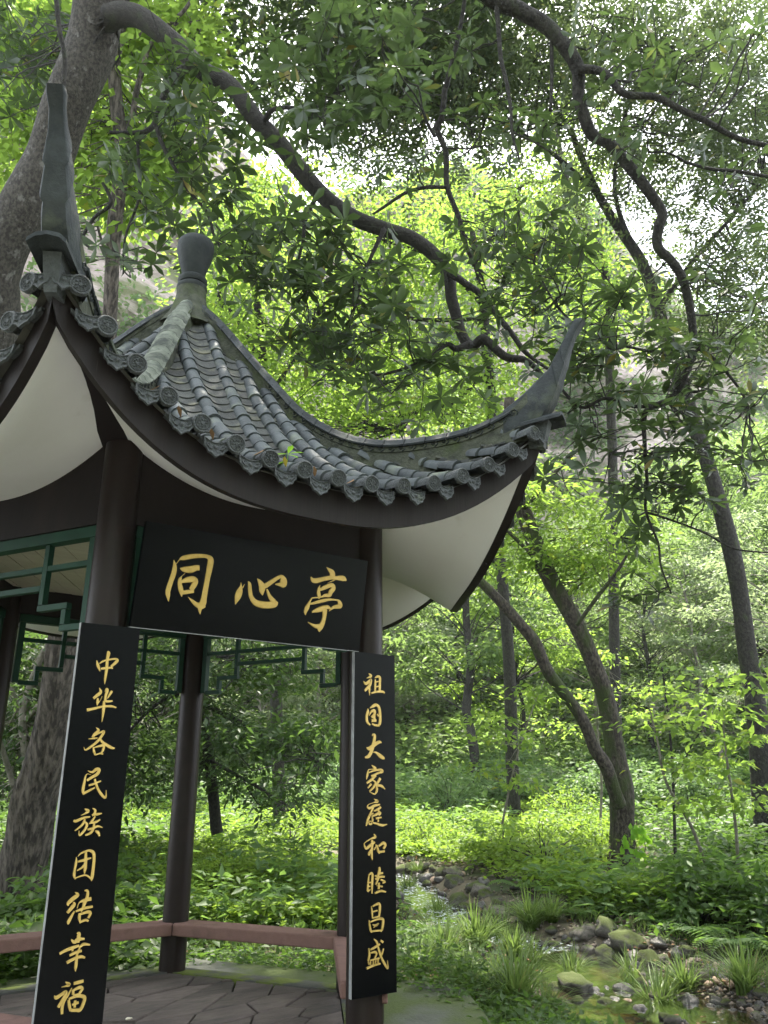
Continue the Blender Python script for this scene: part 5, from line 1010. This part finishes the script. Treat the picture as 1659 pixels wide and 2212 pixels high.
for q, cnt, Dr, ur in ((0, 26, (29, 43), (-.42, .46)), (1, 14, (30, 42), (-.30, .40)), (2, 15, (8.5, 20), (.34, .60)), (2, 12, (10.5, 22), (-.58, -.30)), (3, 16, (13, 28), (-.24, .26))):
    for i in range(cnt):
        D = g6.uniform(*Dr); L = g6.uniform(*ur) * D
        if sdist(np.array([L]), np.array([D]))[0] < .9: continue
        x, y = LD(L, D); o = SV[q] if q not in seen_ else copy_tree(SV[q]); seen_.add(q); s = g6.uniform(.75, 1.35)
        o.location = (x, y, gz(x, y)); o.scale = (s, s, s * g6.uniform(.8, 1.15)); o.rotation_euler = (0, 0, g6.uniform(0, 6.28)); tag(o, SLb[q][0], 'shrub', SLb[q][1])

# grass tufts
def tuft_mesh(seed, n, L, spread):
    r = np.random.default_rng(seed); V, T, k = [], [], 0
    for i in range(n):
        a = r.uniform(0, 6.28); lean = r.uniform(.1, 1.0); l = L * r.uniform(.55, 1.15); d = np.array([math.cos(a), math.sin(a), 0]); s = np.array([-d[1], d[0], 0]); p0 = d * r.uniform(0, .06) + s * r.normal(0, .03); wd = r.uniform(.006, .011)
        for q in range(5):
            t = q / 4; c = p0 + d * l * spread * lean * t ** 1.5 + np.array([0, 0, l * (t - .62 * lean * t * t)]); w_ = wd * (1 - t) ** .6 + .0004; V += [c - s * w_, c + s * w_]
        T += [(k + 2 * q, k + 2 * q + 1, k + 2 * q + 3) for q in range(4)] + [(k + 2 * q, k + 2 * q + 3, k + 2 * q + 2) for q in range(4)]; k += 10
    return fast_mesh('grass_tuft', V, T, M['blade'])
TV = [tuft_mesh(41, 170, .50, 1.05), tuft_mesh(42, 140, .42, 1.15), tuft_mesh(43, 190, .56, 1.0)]
TP = [(1147, 2010, 1.1, 'grass tuft between the two arms of the stream above the pool'), (1190, 1992, 1.0, ''), (1030, 2055, 1.0, ''), (1083, 2040, 1.0, ''), (1147, 2098, 1.1, 'long bladed grass tuft on the near side of the brown pool'), (1110, 2080, .8, ''), (1366, 2128, .8, 'grass tuft at the outlet of the pool beside a mossy boulder'), (1483, 2146, .9, 'grass tuft on the pebble bank between two branches of the stream'), (1611, 2146, .9, 'grass tuft at the right edge on the pebble bank'), (1425, 2195, 1.0, 'grass tuft in the shallow water at the bottom'), (902, 1890, .8, ''), (881, 1935, .8, ''), (950, 1990, .9, ''), (1067, 2140, .9, ''), (1115, 2180, 1.0, ''), (1235, 2120, .8, ''), (1010, 2110, .8, ''), (960, 2080, .9, ''), (80, 2100, 1.2, 'drooping grass tuft behind the bench at the far left'), (555, 2060, .7, ''), (480, 2060, .7, ''), (905, 2100, .9, ''), (1180, 2195, .8, ''), (1000, 2160, .8, ''), (640, 2040, .6, ''), (290, 2070, .8, '')]
for i, (x, y, s, lab) in enumerate(TP):
    p = gpx(x, y); o = link('grass_tuft', TV[i % 3]); o.location = (p[0], p[1], gz(p[0], p[1]) - .02); o.scale = (s * 1.25, s * 1.25, s * 1.15); o.rotation_euler = (0, 0, g6.uniform(0, 6.28))
    tag(o, lab or 'fine bladed green grass tuft beside the stream or floor edge', 'grass tuft', None if lab else 'grass tufts along the stream')

# ferns
def fern_variant(seed, nf, L):
    r = np.random.default_rng(seed); root = thing('fern', '', 'fern')
    for i in range(nf):
        a = 2 * math.pi * i / nf + r.normal(0, .25); d = np.array([math.cos(a), math.sin(a), 0]); s = np.array([-d[1], d[0], 0]); l = L * r.uniform(.7, 1.15); P, Dv, N, Ls = [], [], [], []; st = []
        for q in range(18):
            t = (q + .5) / 18; c = d * l * (t - .15 * t * t) + np.array([0, 0, l * (.75 * t - .78 * t * t)]) + (0, 0, .02); st.append(c)
            if t < .12: continue
            pl = l * .26 * math.sin(math.pi * min(1, t * .92 + .10)) ** .8 * (1.12 - t * .6)
            for sg in (-1, 1): P.append(c); Dv.append(s * sg + d * .35 + (0, 0, -.12)); N.append((0, 0, 1)); Ls.append(pl)
        V, T = leaf4(np.array(P), np.array(Dv, float), np.array(N, float) + rvec(len(P), r) * .12, np.array(Ls), np.array(Ls) * .26 + .012)
        sv = MB().tube(st, np.linspace(.005, .0015, len(st)), 4, cap=False); k = len(V); T2 = [(f[0] + k, f[1] + k, f[2] + k) for f in sv.f] + [(f[0] + k, f[2] + k, f[3] + k) for f in sv.f]
        link('frond', fast_mesh('frond', np.concatenate([V, np.array(sv.v)]), np.concatenate([T, np.array(T2)]), M['fern']), root)
    return root
FNV = [fern_variant(51, 8, .62), fern_variant(52, 6, .75)]
FP = [(1387, 1908, 1.4, 'large spreading fern at the foot of the forked tree'), (1335, 1930, 1.0, 'fern left of the forked tree roots'), (1318, 1982, .8, ''), (897, 2035, .9, 'fern on the near bank just right of the black couplet board'), (934, 2066, .9, ''), (1126, 1930, .9, 'fern on the meadow edge across the stream'), (1470, 1950, 1.0, ''), (1520, 1955, 1.1, ''), (1520, 2035, 1.0, ''), (1574, 2062, 1.1, ''), (1435, 2010, 1.0, ''), (1627, 1966, 1.1, ''), (1640, 2070, 1.0, ''), (895, 1845, 1.0, ''), (130, 1870, 1.3, ''), (285, 1940, 1.1, ''), (120, 1800, 1.2, ''), (520, 1975, .9, ''), (600, 1900, 1.0, ''), (660, 1960, .9, ''), (1250, 1990, .7, ''), (1400, 1965, .9, '')]
for i, (x, y, s, lab) in enumerate(FP):
    p = gpx(x, y); o = FNV[i] if i < 2 else copy_tree(FNV[i % 2]); o.location = (p[0], p[1], gz(p[0], p[1]) + .05); o.scale = (s, s, s); o.rotation_euler = (0, 0, g6.uniform(0, 6.28))
    tag(o, lab or 'small feathery fern in the shaded undergrowth', 'fern', None if lab else 'ferns in the undergrowth')

# rocks
def rock_mesh(seed, m):
    bm = bmesh.new(); bmesh.ops.create_icosphere(bm, subdivisions=3, radius=1); off = Vector((seed * 7.3, seed * 1.7, seed * 3.1))
    for v in bm.verts:
        n1 = noise.noise(v.co * .9 + off); n2 = noise.cell(v.co * 1.6 + off) - .5 + noise.noise(v.co * 2.6 + off); cut = max(0, v.co.dot(Vector((math.sin(seed), math.cos(seed * 2.1), .35)).normalized()) - .55)
        v.co = v.co * (1 + .36 * n1 + .10 * n2 + .06 * noise.noise(v.co * 5 + off) - .8 * cut)
    me = bpy.data.meshes.new('rock'); bm.to_mesh(me); bm.free(); me.materials.append(m); me.polygons.foreach_set('use_smooth', [True] * len(me.polygons)); return me
RV = {k: [rock_mesh(i + s * 5, M[k]) for i in range(4)] for s, k in enumerate(('rock', 'rock_moss', 'rock_wet', 'rock_red'))}
c3 = lambda x, y: (774 + x * .5333, 1659 + y * .5333)
RL = [(400, 540, 52, 'rock_moss', 'rounded mossy boulder below the first small cascade'), (385, 455, 45, 'rock_moss', 'dark mossy boulder at the foot of the bright meadow plants'), (512, 508, 34, 'rock_moss', 'small moss topped boulder upstream beside the meadow edge'), (515, 650, 58, 'rock_moss', 'flat mossy boulder in mid stream above the grass tufts'), (410, 675, 38, 'rock_moss', 'low mossy stone by the near bank of the cascade'), (630, 870, 60, 'rock_moss', 'long dark mossy boulder on the grassy near bank'), (1180, 810, 62, 'rock_moss', 'rounded moss capped boulder at the right end of the pool'), (890, 925, 80, 'rock_moss', 'large wet mossy boulder left of the outflow'), (1005, 655, 58, 'rock_moss', 'mossy boulder overhanging the far side of the pool'), (1085, 695, 68, 'rock_moss', 'broad mossy boulder right of the overhanging one by the pool'), (930, 665, 48, 'rock', 'bare brown boulder at the head of the pool'), (820, 548, 40, 'rock_moss', 'mossy block below the fern bank'), (632, 440, 40, 'rock', 'brown bare boulder among the meadow plants'), (470, 385, 36, 'rock', 'tan slab like boulder at the edge of the meadow'), (535, 382, 26, 'rock', 'flat pale stone right of the tan slab'), (945, 410, 32, 'rock', 'grey brown boulder left of the forked tree'), (240, 460, 26, 'rock_wet', 'grey wet stone in the upper rapids'), (1080, 955, 40, 'rock_wet', 'brown wet boulder in the outflow at the bottom'), (1385, 845, 42, 'rock', 'blue grey boulder on the pebble bank'), (1345, 1000, 42, 'rock_wet', 'dark wet boulder at the bottom edge of the stream'), (1450, 945, 32, 'rock_wet', 'dark stone between tufts on the pebble bank'), (1645, 925, 34, 'rock_moss', 'mossy stone at the right edge of the pebble bank'), (900, 1005, 34, 'rock_moss', 'mossy stone at the bottom in front of the wet boulder'), (500, 965, 28, 'rock_moss', 'half buried mossy stone at the corner of the slab'), (550, 885, 24, 'rock_red', 'pale tan stone beside the long mossy boulder'), (420, 782, 24, 'rock_red', 'tan stone on the grassy near bank')]
small = [(630, 480, 24, 'rock_moss'), (690, 915, 26, 'rock'), (450, 830, 22, 'rock_red'), (505, 812, 26, 'rock_red'), (420, 830, 20, 'rock'), (470, 800, 18, 'rock'), (560, 545, 24, 'rock_moss'), (500, 560, 22, 'rock_wet'), (545, 585, 26, 'rock_moss'), (495, 600, 22, 'rock_red'), (600, 560, 20, 'rock'), (640, 570, 24, 'rock_moss'), (740, 582, 15, 'rock_red'), (930, 592, 30, 'rock_moss'), (860, 590, 28, 'rock_moss'), (880, 785, 26, 'rock_wet'), (930, 802, 13, 'rock_wet'), (1300, 855, 24, 'rock_red'), (1270, 822, 26, 'rock'), (1235, 775, 28, 'rock'), (1490, 962, 24, 'rock_moss'), (1430, 1005, 26, 'rock_wet'), (1520, 1005, 26, 'rock_wet'), (1215, 870, 24, 'rock'), (1240, 935, 28, 'rock_wet'), (990, 985, 22, 'rock_wet'), (1010, 955, 20, 'rock_wet'), (1110, 625, 26, 'rock_red'), (1060, 618, 22, 'rock_red'), (560, 845, 17, 'rock_red'), (310, 455, 18, 'rock_red'), (360, 415, 24, 'rock'), (280, 490, 24, 'rock_moss'), (420, 430, 16, 'rock_red'), (450, 480, 20, 'rock_wet'), (590, 630, 24, 'rock_wet'), (480, 700, 26, 'rock_wet'), (430, 560, 22, 'rock_moss'), (700, 560, 18, 'rock_moss'), (760, 555, 22, 'rock_moss'), (660, 605, 18, 'rock_wet'), (340, 520, 20, 'rock_wet'), (1560, 960, 22, 'rock'), (1590, 985, 22, 'rock_red'), (1620, 1005, 24, 'rock'), (1510, 880, 22, 'rock_red'), (1420, 880, 20, 'rock_red'), (960, 962, 26, 'rock_wet'), (1000, 1012, 30, 'rock_moss'), (1050, 1002, 26, 'rock_wet'), (1130, 965, 24, 'rock'), (1150, 1012, 30, 'rock_wet'), (1185, 935, 26, 'rock_wet'), (1205, 985, 30, 'rock'), (1245, 1010, 28, 'rock_moss'), (1295, 965, 30, 'rock_wet'), (1100, 1010, 22, 'rock_red'), (1160, 900, 22, 'rock'), (1330, 930, 24, 'rock_red'), (1335, 830, 22, 'rock_red'), (1280, 870, 18, 'rock'), (1450, 860, 22, 'rock_red')]
SR = {'rock_moss': ('small moss covered stone along the stream', 'small mossy stones'), 'rock': ('small dull brown stone along the stream', 'small brown stones'), 'rock_wet': ('small dark wet stone in the running water', 'small wet stones'), 'rock_red': ('small reddish tan stone along the stream', 'small reddish stones')}
def put_rock(px, py, rp, kind, lab, grp=None, nm='rock'):
    p = gpx(px, py + rp * .25); d = (p - CAM) @ FW; r = rp * .5333 * d / FPX if grp is None or nm == 'rock' else rp * d / FPX
    o = link(nm, random.choice(RV[kind])); l_, d_ = toLD(p[0], p[1]); o.location = (p[0], p[1], max(gz(p[0], p[1]), float(base_h(l_, d_)) - .17) + r * .30); o.scale = (r * random.uniform(.95, 1.2), r * random.uniform(.8, 1.0), r * random.uniform(.62, .85)); o.rotation_euler = (random.uniform(-.15, .15), random.uniform(-.15, .15), random.uniform(0, 6.28)); tag(o, lab, 'rock' if nm == 'rock' else 'pebble', grp)
for x, y, rp, k, lab in RL: put_rock(*c3(x, y), rp, k, lab)
for x, y, rp, k in small: put_rock(*c3(x, y), rp, k, *SR[k])
for i in range(130):                                  # small stones that break up the running water
    q = SP[g6.integers(6, 52)]; e_ = g6.choice([-1, 1]) * (q[2] * g6.uniform(.5, 2.4) + .15); P_ = np.append(LD(q[0] + e_, q[1] + g6.normal(0, .3)), 0); P_[2] = gz(P_[0], P_[1]); dd = (P_ - CAM) @ FW; x, y = 829.5 + (P_ - CAM) @ RT / dd * FPX, 1106 - (P_ - CAM) @ UP / dd * FPX
    k = ('rock_moss', 'rock_wet', 'rock', 'rock_moss')[i % 4]; put_rock(x, y, g6.uniform(16, 40), k, *SR[k])
for i in range(285):                                 # pebble bank at the lower right and along the bed
    if i < 100: x, y = g6.uniform(1385, 1659), g6.uniform(2085, 2212)
    else:
        q = SP[g6.integers(8, len(SP) - 6)]; P_ = np.append(LD(q[0] + g6.normal(0, .7), q[1] + g6.normal(0, .5)), 0); P_[2] = gz(P_[0], P_[1]); dd = (P_ - CAM) @ FW; x, y = 829.5 + (P_ - CAM) @ RT / dd * FPX, 1106 - (P_ - CAM) @ UP / dd * FPX
    pw = march(x, y, lambda l, q: base_h(l, q) - .12); wl, wd_ = toLD(pw[0], pw[1])
    if sdist(np.array([wl]), np.array([wd_]))[0] < .02: continue
    k = ('rock_red', 'rock', 'rock_wet')[i % 3]; nm_ = ('reddish', 'brown', 'dark')[i % 3]
    put_rock(x, y, g6.uniform(4, 11), k, 'fist sized %s pebble in the stream gravel' % nm_, '%s pebbles in the gravel' % nm_, 'pebble')
gv = []; ico = [(0, 0, 1), (.9, 0, .2), (.28, .85, .2), (-.72, .52, .2), (-.72, -.52, .2), (.28, -.85, .2), (0, 0, -.6)]
for i in range(9000):
    q = (SP if i % 3 else SP2)[g6.integers(4, len(SP2) - 2 if i % 3 == 0 else len(SP) - 4)]; l, d = q[0] + g6.normal(0, q[2] + .8), q[1] + g6.normal(0, .6); s_ = g6.uniform(.012, .05); a_ = g6.uniform(0, 6.28); x, y = LD(l, d); gv.append((x, y, 0, s_, a_, l, d))
gv = np.array(gv); gv[:, 2] = ground(gv[:, 5], gv[:, 6]); ic = np.array(ico)
ca, sa = np.cos(gv[:, 4])[:, None], np.sin(gv[:, 4])[:, None]; Vg = np.stack([gv[:, :1] + (ic[:, 0] * ca - ic[:, 1] * sa * .7) * gv[:, 3:4], gv[:, 1:2] + (ic[:, 0] * sa + ic[:, 1] * ca * .7) * gv[:, 3:4], gv[:, 2:3] + ic[:, 2] * gv[:, 3:4] * .6], -1).reshape(-1, 3)
Tg = np.array([(0, a, a % 5 + 1) for a in range(1, 6)] + [(6, a % 5 + 1, a) for a in range(1, 6)]); Tg = (np.arange(len(gv))[:, None, None] * 7 + Tg).reshape(-1, 3)
M['gravel'] = leaf_mat('gravel', (.07, .062, .055), (.24, .19, .15), (.1, .1, .1), .0, .8, .3)
tag(link('gravel', fast_mesh('gravel', Vg, Tg, M['gravel'])), kind='stuff')
put_rock(712, 1925, 60, 'rock', 'dark bare boulder behind the right rear column'); put_rock(555, 1908, 60, 'rock_moss', 'moss grown boulder in the greenery seen through the pavilion')
put_rock(470, 1925, 36, 'rock_moss', 'low mossy stone left of the moss grown boulder')

# saplings with thin stems and bright level sprays
for lab, tr, regs, d in (
    ('slim bright sapling left of the forked tree', [(1085, 1780, 5), (1110, 1660, 4), (1140, 1560, 3), (1175, 1470, 2)], [(1010, 1560, 15, 60, 18, 7), (1090, 1600, 15, 60, 20, 7), (1150, 1500, 15, 50, 18, 6), (1120, 1690, 15, 60, 16, 6), (1050, 1660, 15, 50, 16, 5)], 15),
    ('bright leafy sapling in front of the forked trunk', [(1290, 1880, 8), (1300, 1700, 6), (1290, 1560, 5), (1300, 1440, 3)], [(1240, 1500, 20.5, 70, 22, 9), (1380, 1480, 20.5, 60, 20, 8), (1300, 1420, 20.5, 50, 18, 6), (1400, 1540, 20.5, 60, 18, 7), (1200, 1570, 20.5, 60, 18, 7)], 20.5),
    ('leaning thin stem sapling right of the ivy trunk', [(1560, 1980, 9), (1500, 1800, 8), (1440, 1690, 7), (1420, 1600, 5), (1400, 1520, 3)], [(1430, 1560, 12.5, 70, 20, 8), (1500, 1640, 12.5, 70, 22, 9), (1470, 1500, 12.5, 60, 20, 7)], 12.5),
    ('broad leaved bright sapling at the right edge', [(1600, 2010, 9), (1590, 1800, 7), (1570, 1640, 5), (1560, 1540, 3)], [(1560, 1540, 11.5, 80, 22, 9), (1620, 1600, 11.5, 50, 22, 8), (1540, 1660, 11.5, 80, 20, 9), (1610, 1720, 11.5, 50, 20, 8), (1500, 1740, 11.5, 60, 20, 7), (1600, 1470, 11.5, 60, 20, 7)], 11.5)):
    px_tree(lab, dep(tr, d, d), [], regs, M['bark_pale'], M['leaf_bright'], .15, .085, 16, .42, spread=.35, sides=6, wob=.05, tw=.004, flat=.18, name='sapling')
px_tree('thin dark sapling with arching twigs in the right undergrowth', dep([(1460, 1900, 8), (1455, 1700, 6), (1445, 1560, 5), (1430, 1440, 3)], 15, 15), [dep([(1455, 1700, 4), (1500, 1600, 3), (1550, 1540, 2)], 15, 14.6)], [(1450, 1450, 15, 60, 30, 5), (1520, 1560, 15, 60, 30, 5)], M['bark_dark'], M['leaf_mid'], .15, .08, 16, .45, spread=.4, sides=6, wob=.06, tw=.004, flat=.2, name='sapling')

# ivy on the forked trunk
iv = thing('ivy', 'bright heart leaved ivy climbing the foot of the forked tree', 'ivy', tuple(at(1372, 1880, fd - .5)))
ib = np.array(iv.location); hs = fast_mesh('leaf', *leaf8(np.zeros((1, 3)), np.array([[1., 0, 0]]), np.array([[0, 0, 1.]]), 1., 1.0, .25), M['sprout'])
st = MB()
for pth in ([(1388, 1900), (1380, 1850), (1370, 1810), (1376, 1770)], [(1360, 1900), (1364, 1860), (1358, 1830)], [(1390, 1870), (1394, 1830), (1388, 1790)]):
    st.tube([at(x, y, fd - .47) - ib for x, y in pth], .008, 5)
st.build('stem', M['bark_moss'], iv); iv.children[0]['kind'] = 'stuff'
for i in range(46):
    x, y = g6.uniform(1342, 1398), g6.uniform(1775, 1895); p = at(x, y, fd - .50 + g6.uniform(-.06, .03)) - ib; dv = Vector((RT * g6.normal(0, .35) + np.array([0, 0, -1.]) - FW * .3)).normalized(); nv = Vector(-FW + rvec(1, g6)[0] * .3); s_ = nv.cross(dv).normalized(); nn = dv.cross(s_); L = g6.uniform(.10, .17)
    link('leaf', hs, iv, Matrix(((dv[0] * L, s_[0] * L * .8, nn[0] * L, p[0]), (dv[1] * L, s_[1] * L * .8, nn[1] * L, p[1]), (dv[2] * L, s_[2] * L * .8, nn[2] * L, p[2]), (0, 0, 0, 1))))

# things on the ground, the floor and the roof
p0, p1, p2 = gpx(256, 1934), gpx(285, 1915), gpx(311, 1902); up_ = np.array([0, 0, 1.])
tag(MB().tube(spline(np.array([p0 + up_ * .05, p1 + up_ * .22, p2 + up_ * .30]), 5), np.linspace(.06, .035, 11), 9, .2).build('fallen_branch', M['bark_dark'], None, True), 'dark broken branch lying in the ferns left of the rear column', 'branch')
p0, p1, p2 = gpx(268, 1925), gpx(290, 1925), gpx(310, 1925)
tag(MB().tube(spline(np.array([p0 + up_ * .42, p1 + up_ * .36, p2 + up_ * .25]), 5), np.linspace(.022, .010, 11), 6, .2).build('dry_twig', M['twig'], None, True), 'pale dry twig sticking up above the broken branch', 'twig')
hp = [gpx(x, y) for x, y in ((598, 2103), (630, 2095), (680, 2088), (735, 2082), (800, 2085))]
tag(MB().tube(spline(np.array(hp) + up_ * .02, 5), .018, 8).build('water_hose', M['hose'], None, True), 'black water hose on the bare ground behind the right rear column', 'hose')
q = CAM + ray(278, 2203) * ((0.005 - CAM[2]) / ray(278, 2203)[2]); pe = rock_mesh(3, M['white_bit']); o = link('petal', pe); o.location = tuple(q + up_ * .008); o.scale = (.026, .018, .010); tag(o, 'crumpled pale petal lying on the stone floor', 'petal')
def roof_pt(x, s, dz): return ROOFM @ Vector(P3(x, s, dz))
b0 = roof_pt(-.12, 2.36, .01); sp = thing('seedling', 'bright green seedling sprouting between the roof tiles', 'seedling', b0)
MB().tube([(0, 0, 0), (.006, -.004, .05), (.004, -.012, .095)], [.003, .0025, .002], 6).build('stem', M['sprout'], sp)
for a, e, L, z in ((.35, .12, .10, .095), (3.3, .06, .11, .095), (1.2, .35, .075, .095), (3.7, -.05, .08, .05), (.1, -.1, .08, .03), (5.2, .1, .08, .09)):
    V, T = leaf8(np.array([[0.004, -.012 * z / .095, z]]), np.array([[math.cos(a) * RT[0] - math.sin(a) * .4, math.cos(a) * RT[1] - math.sin(a) * .4, e]]), np.array([[-.1, -.5, 1.]]), L, L * .55, .15); link('leaf', fast_mesh('leaf', V, T, M['sprout']), sp)
yl = mat('yellow leaf', (.62, .50, .05), (.70, .60, .10), .6)
for i, (k, ds, lab) in enumerate(((3, .10, 'curled brown dead leaf caught in the eave gutter at the left'), (4, .08, ''), (5, .10, ''), (6, .03, 'pinkish dead leaf lying on the eave tiles by the seedling'), (7, .04, 'yellow fallen leaf lying on the eave edge'), (8, .10, 'curled brown dead leaf by the middle eave discs'), (9, .12, ''), (10, .14, ''))):
    x = rowk(k - 8) + .02; p = roof_pt(x, se(x) - ds, .0)
    V, T = leaf8(np.zeros((1, 3)), np.array([[math.cos(i * 2.1), -.5, .25]]), np.array([[.1, -.6, 1.]]), .075, .04, -.3); o = link('fallen_leaf', fast_mesh('fallen_leaf', V, T, yl if 'yellow' in lab else M['litter'])); o.location = p; tag(o, lab or 'small brown dead leaf resting between eave tiles', 'fallen leaf', None if lab else 'dead leaves on the eave')

# ---- say of each repeat what it stands beside
LM = [(1345, 1850, 'the forked tree'), (1640, 1700, 'the right edge trunk'), (1290, 2090, 'the brown pool'), (1520, 2150, 'the pebble bank'), (900, 1900, 'the first cascade'), (810, 1800, 'the right couplet board'), (60, 1800, 'the ridged leaning trunk'), (375, 1900, 'the rear column'), (555, 1900, 'the moss grown boulder'), (1110, 1500, 'the slim trunked tree'), (1330, 1400, 'the thin dark trunk'), (1100, 1780, 'the slim bright sapling'), (640, 1700, 'the maple like tree'), (480, 1750, 'the dark evergreen')]
BASE = {'tree': 'on the far slope', 'shrub': '', 'fern': '', 'grass tuft': '', 'rock': '', 'pebble': ''}
SHORT = {'tall narrow trees on the far slope': 'tall narrow dark trunked tree', 'grey green trees on the far slope': 'grey green tree with layered sprays', 'layered pale trunked trees on the far slope': 'pale trunked layered tree', 'small bright trees on the far slope': 'small bright green tree', 'broad dark trunked trees on the far slope': 'broad dark trunked tree', 'rounded shrubs behind the meadow': 'rounded mid green shrub', 'pale shrubs behind the meadow': 'pale grey green shrub', 'low dark shrubs on the shaded banks': 'low dark green shrub', 'bright leafy shrubs in the meadow': 'bright leafy shrub', 'grass tufts along the stream': 'fine bladed grass tuft', 'ferns in the undergrowth': 'small feathery fern', 'small mossy stones': 'small moss covered stone', 'small brown stones': 'small dull brown stone', 'small wet stones': 'small dark wet stone', 'small reddish stones': 'small reddish tan stone', 'reddish pebbles in the gravel': 'reddish pebble', 'brown pebbles in the gravel': 'brown pebble', 'dark pebbles in the gravel': 'dark pebble'}
for o in list(COL.objects):
    g = o.get('group')
    if o.parent or g not in SHORT: continue
    p = np.array(o.location) - CAM; d = p @ FW; x, y = 829.5 + p @ RT / d * FPX, 1106 - p @ UP / d * FPX
    lm = min(LM, key=lambda q: math.hypot(q[0] - x, (q[1] - y) * 1.6)); dx, dy = x - lm[0], y - lm[1]; far = abs(dx) > 130 or abs(dy) > 110
    if abs(dx) > abs(dy) * 1.4: rel = ('far ' if far else 'just ') + ('left of ' if dx < 0 else 'right of ')
    else: rel = ('far ' if far else 'close ') + ('behind ' if dy < 0 else 'in front of ')
    sz = o.scale[0]; ad = '' if o['category'] in ('rock', 'pebble') else ('large ' if sz > 1.15 else 'smaller ' if sz < .9 else '')
    o['label'] = ad + SHORT[g] + ', ' + rel + lm[2]
# ================================================================ air between the trees
hz = bpy.data.materials.new('forest haze'); hz.use_nodes = True; n = hz.node_tree.nodes; n.clear()
oo = n.new('ShaderNodeOutputMaterial'); pv = n.new('ShaderNodeVolumePrincipled'); pv.inputs['Color'].default_value = (.90, .95, 1.0, 1); pv.inputs['Density'].default_value = .0003; pv.inputs['Anisotropy'].default_value = .2
hz.node_tree.links.new(pv.outputs[0], oo.inputs['Volume'])
b = MB().box((*LD(0, 60), 78), (460, 460, 170)); hb_ = b.build('haze', hz); tag(hb_, kind='stuff')
S.cycles.volume_bounces = 0
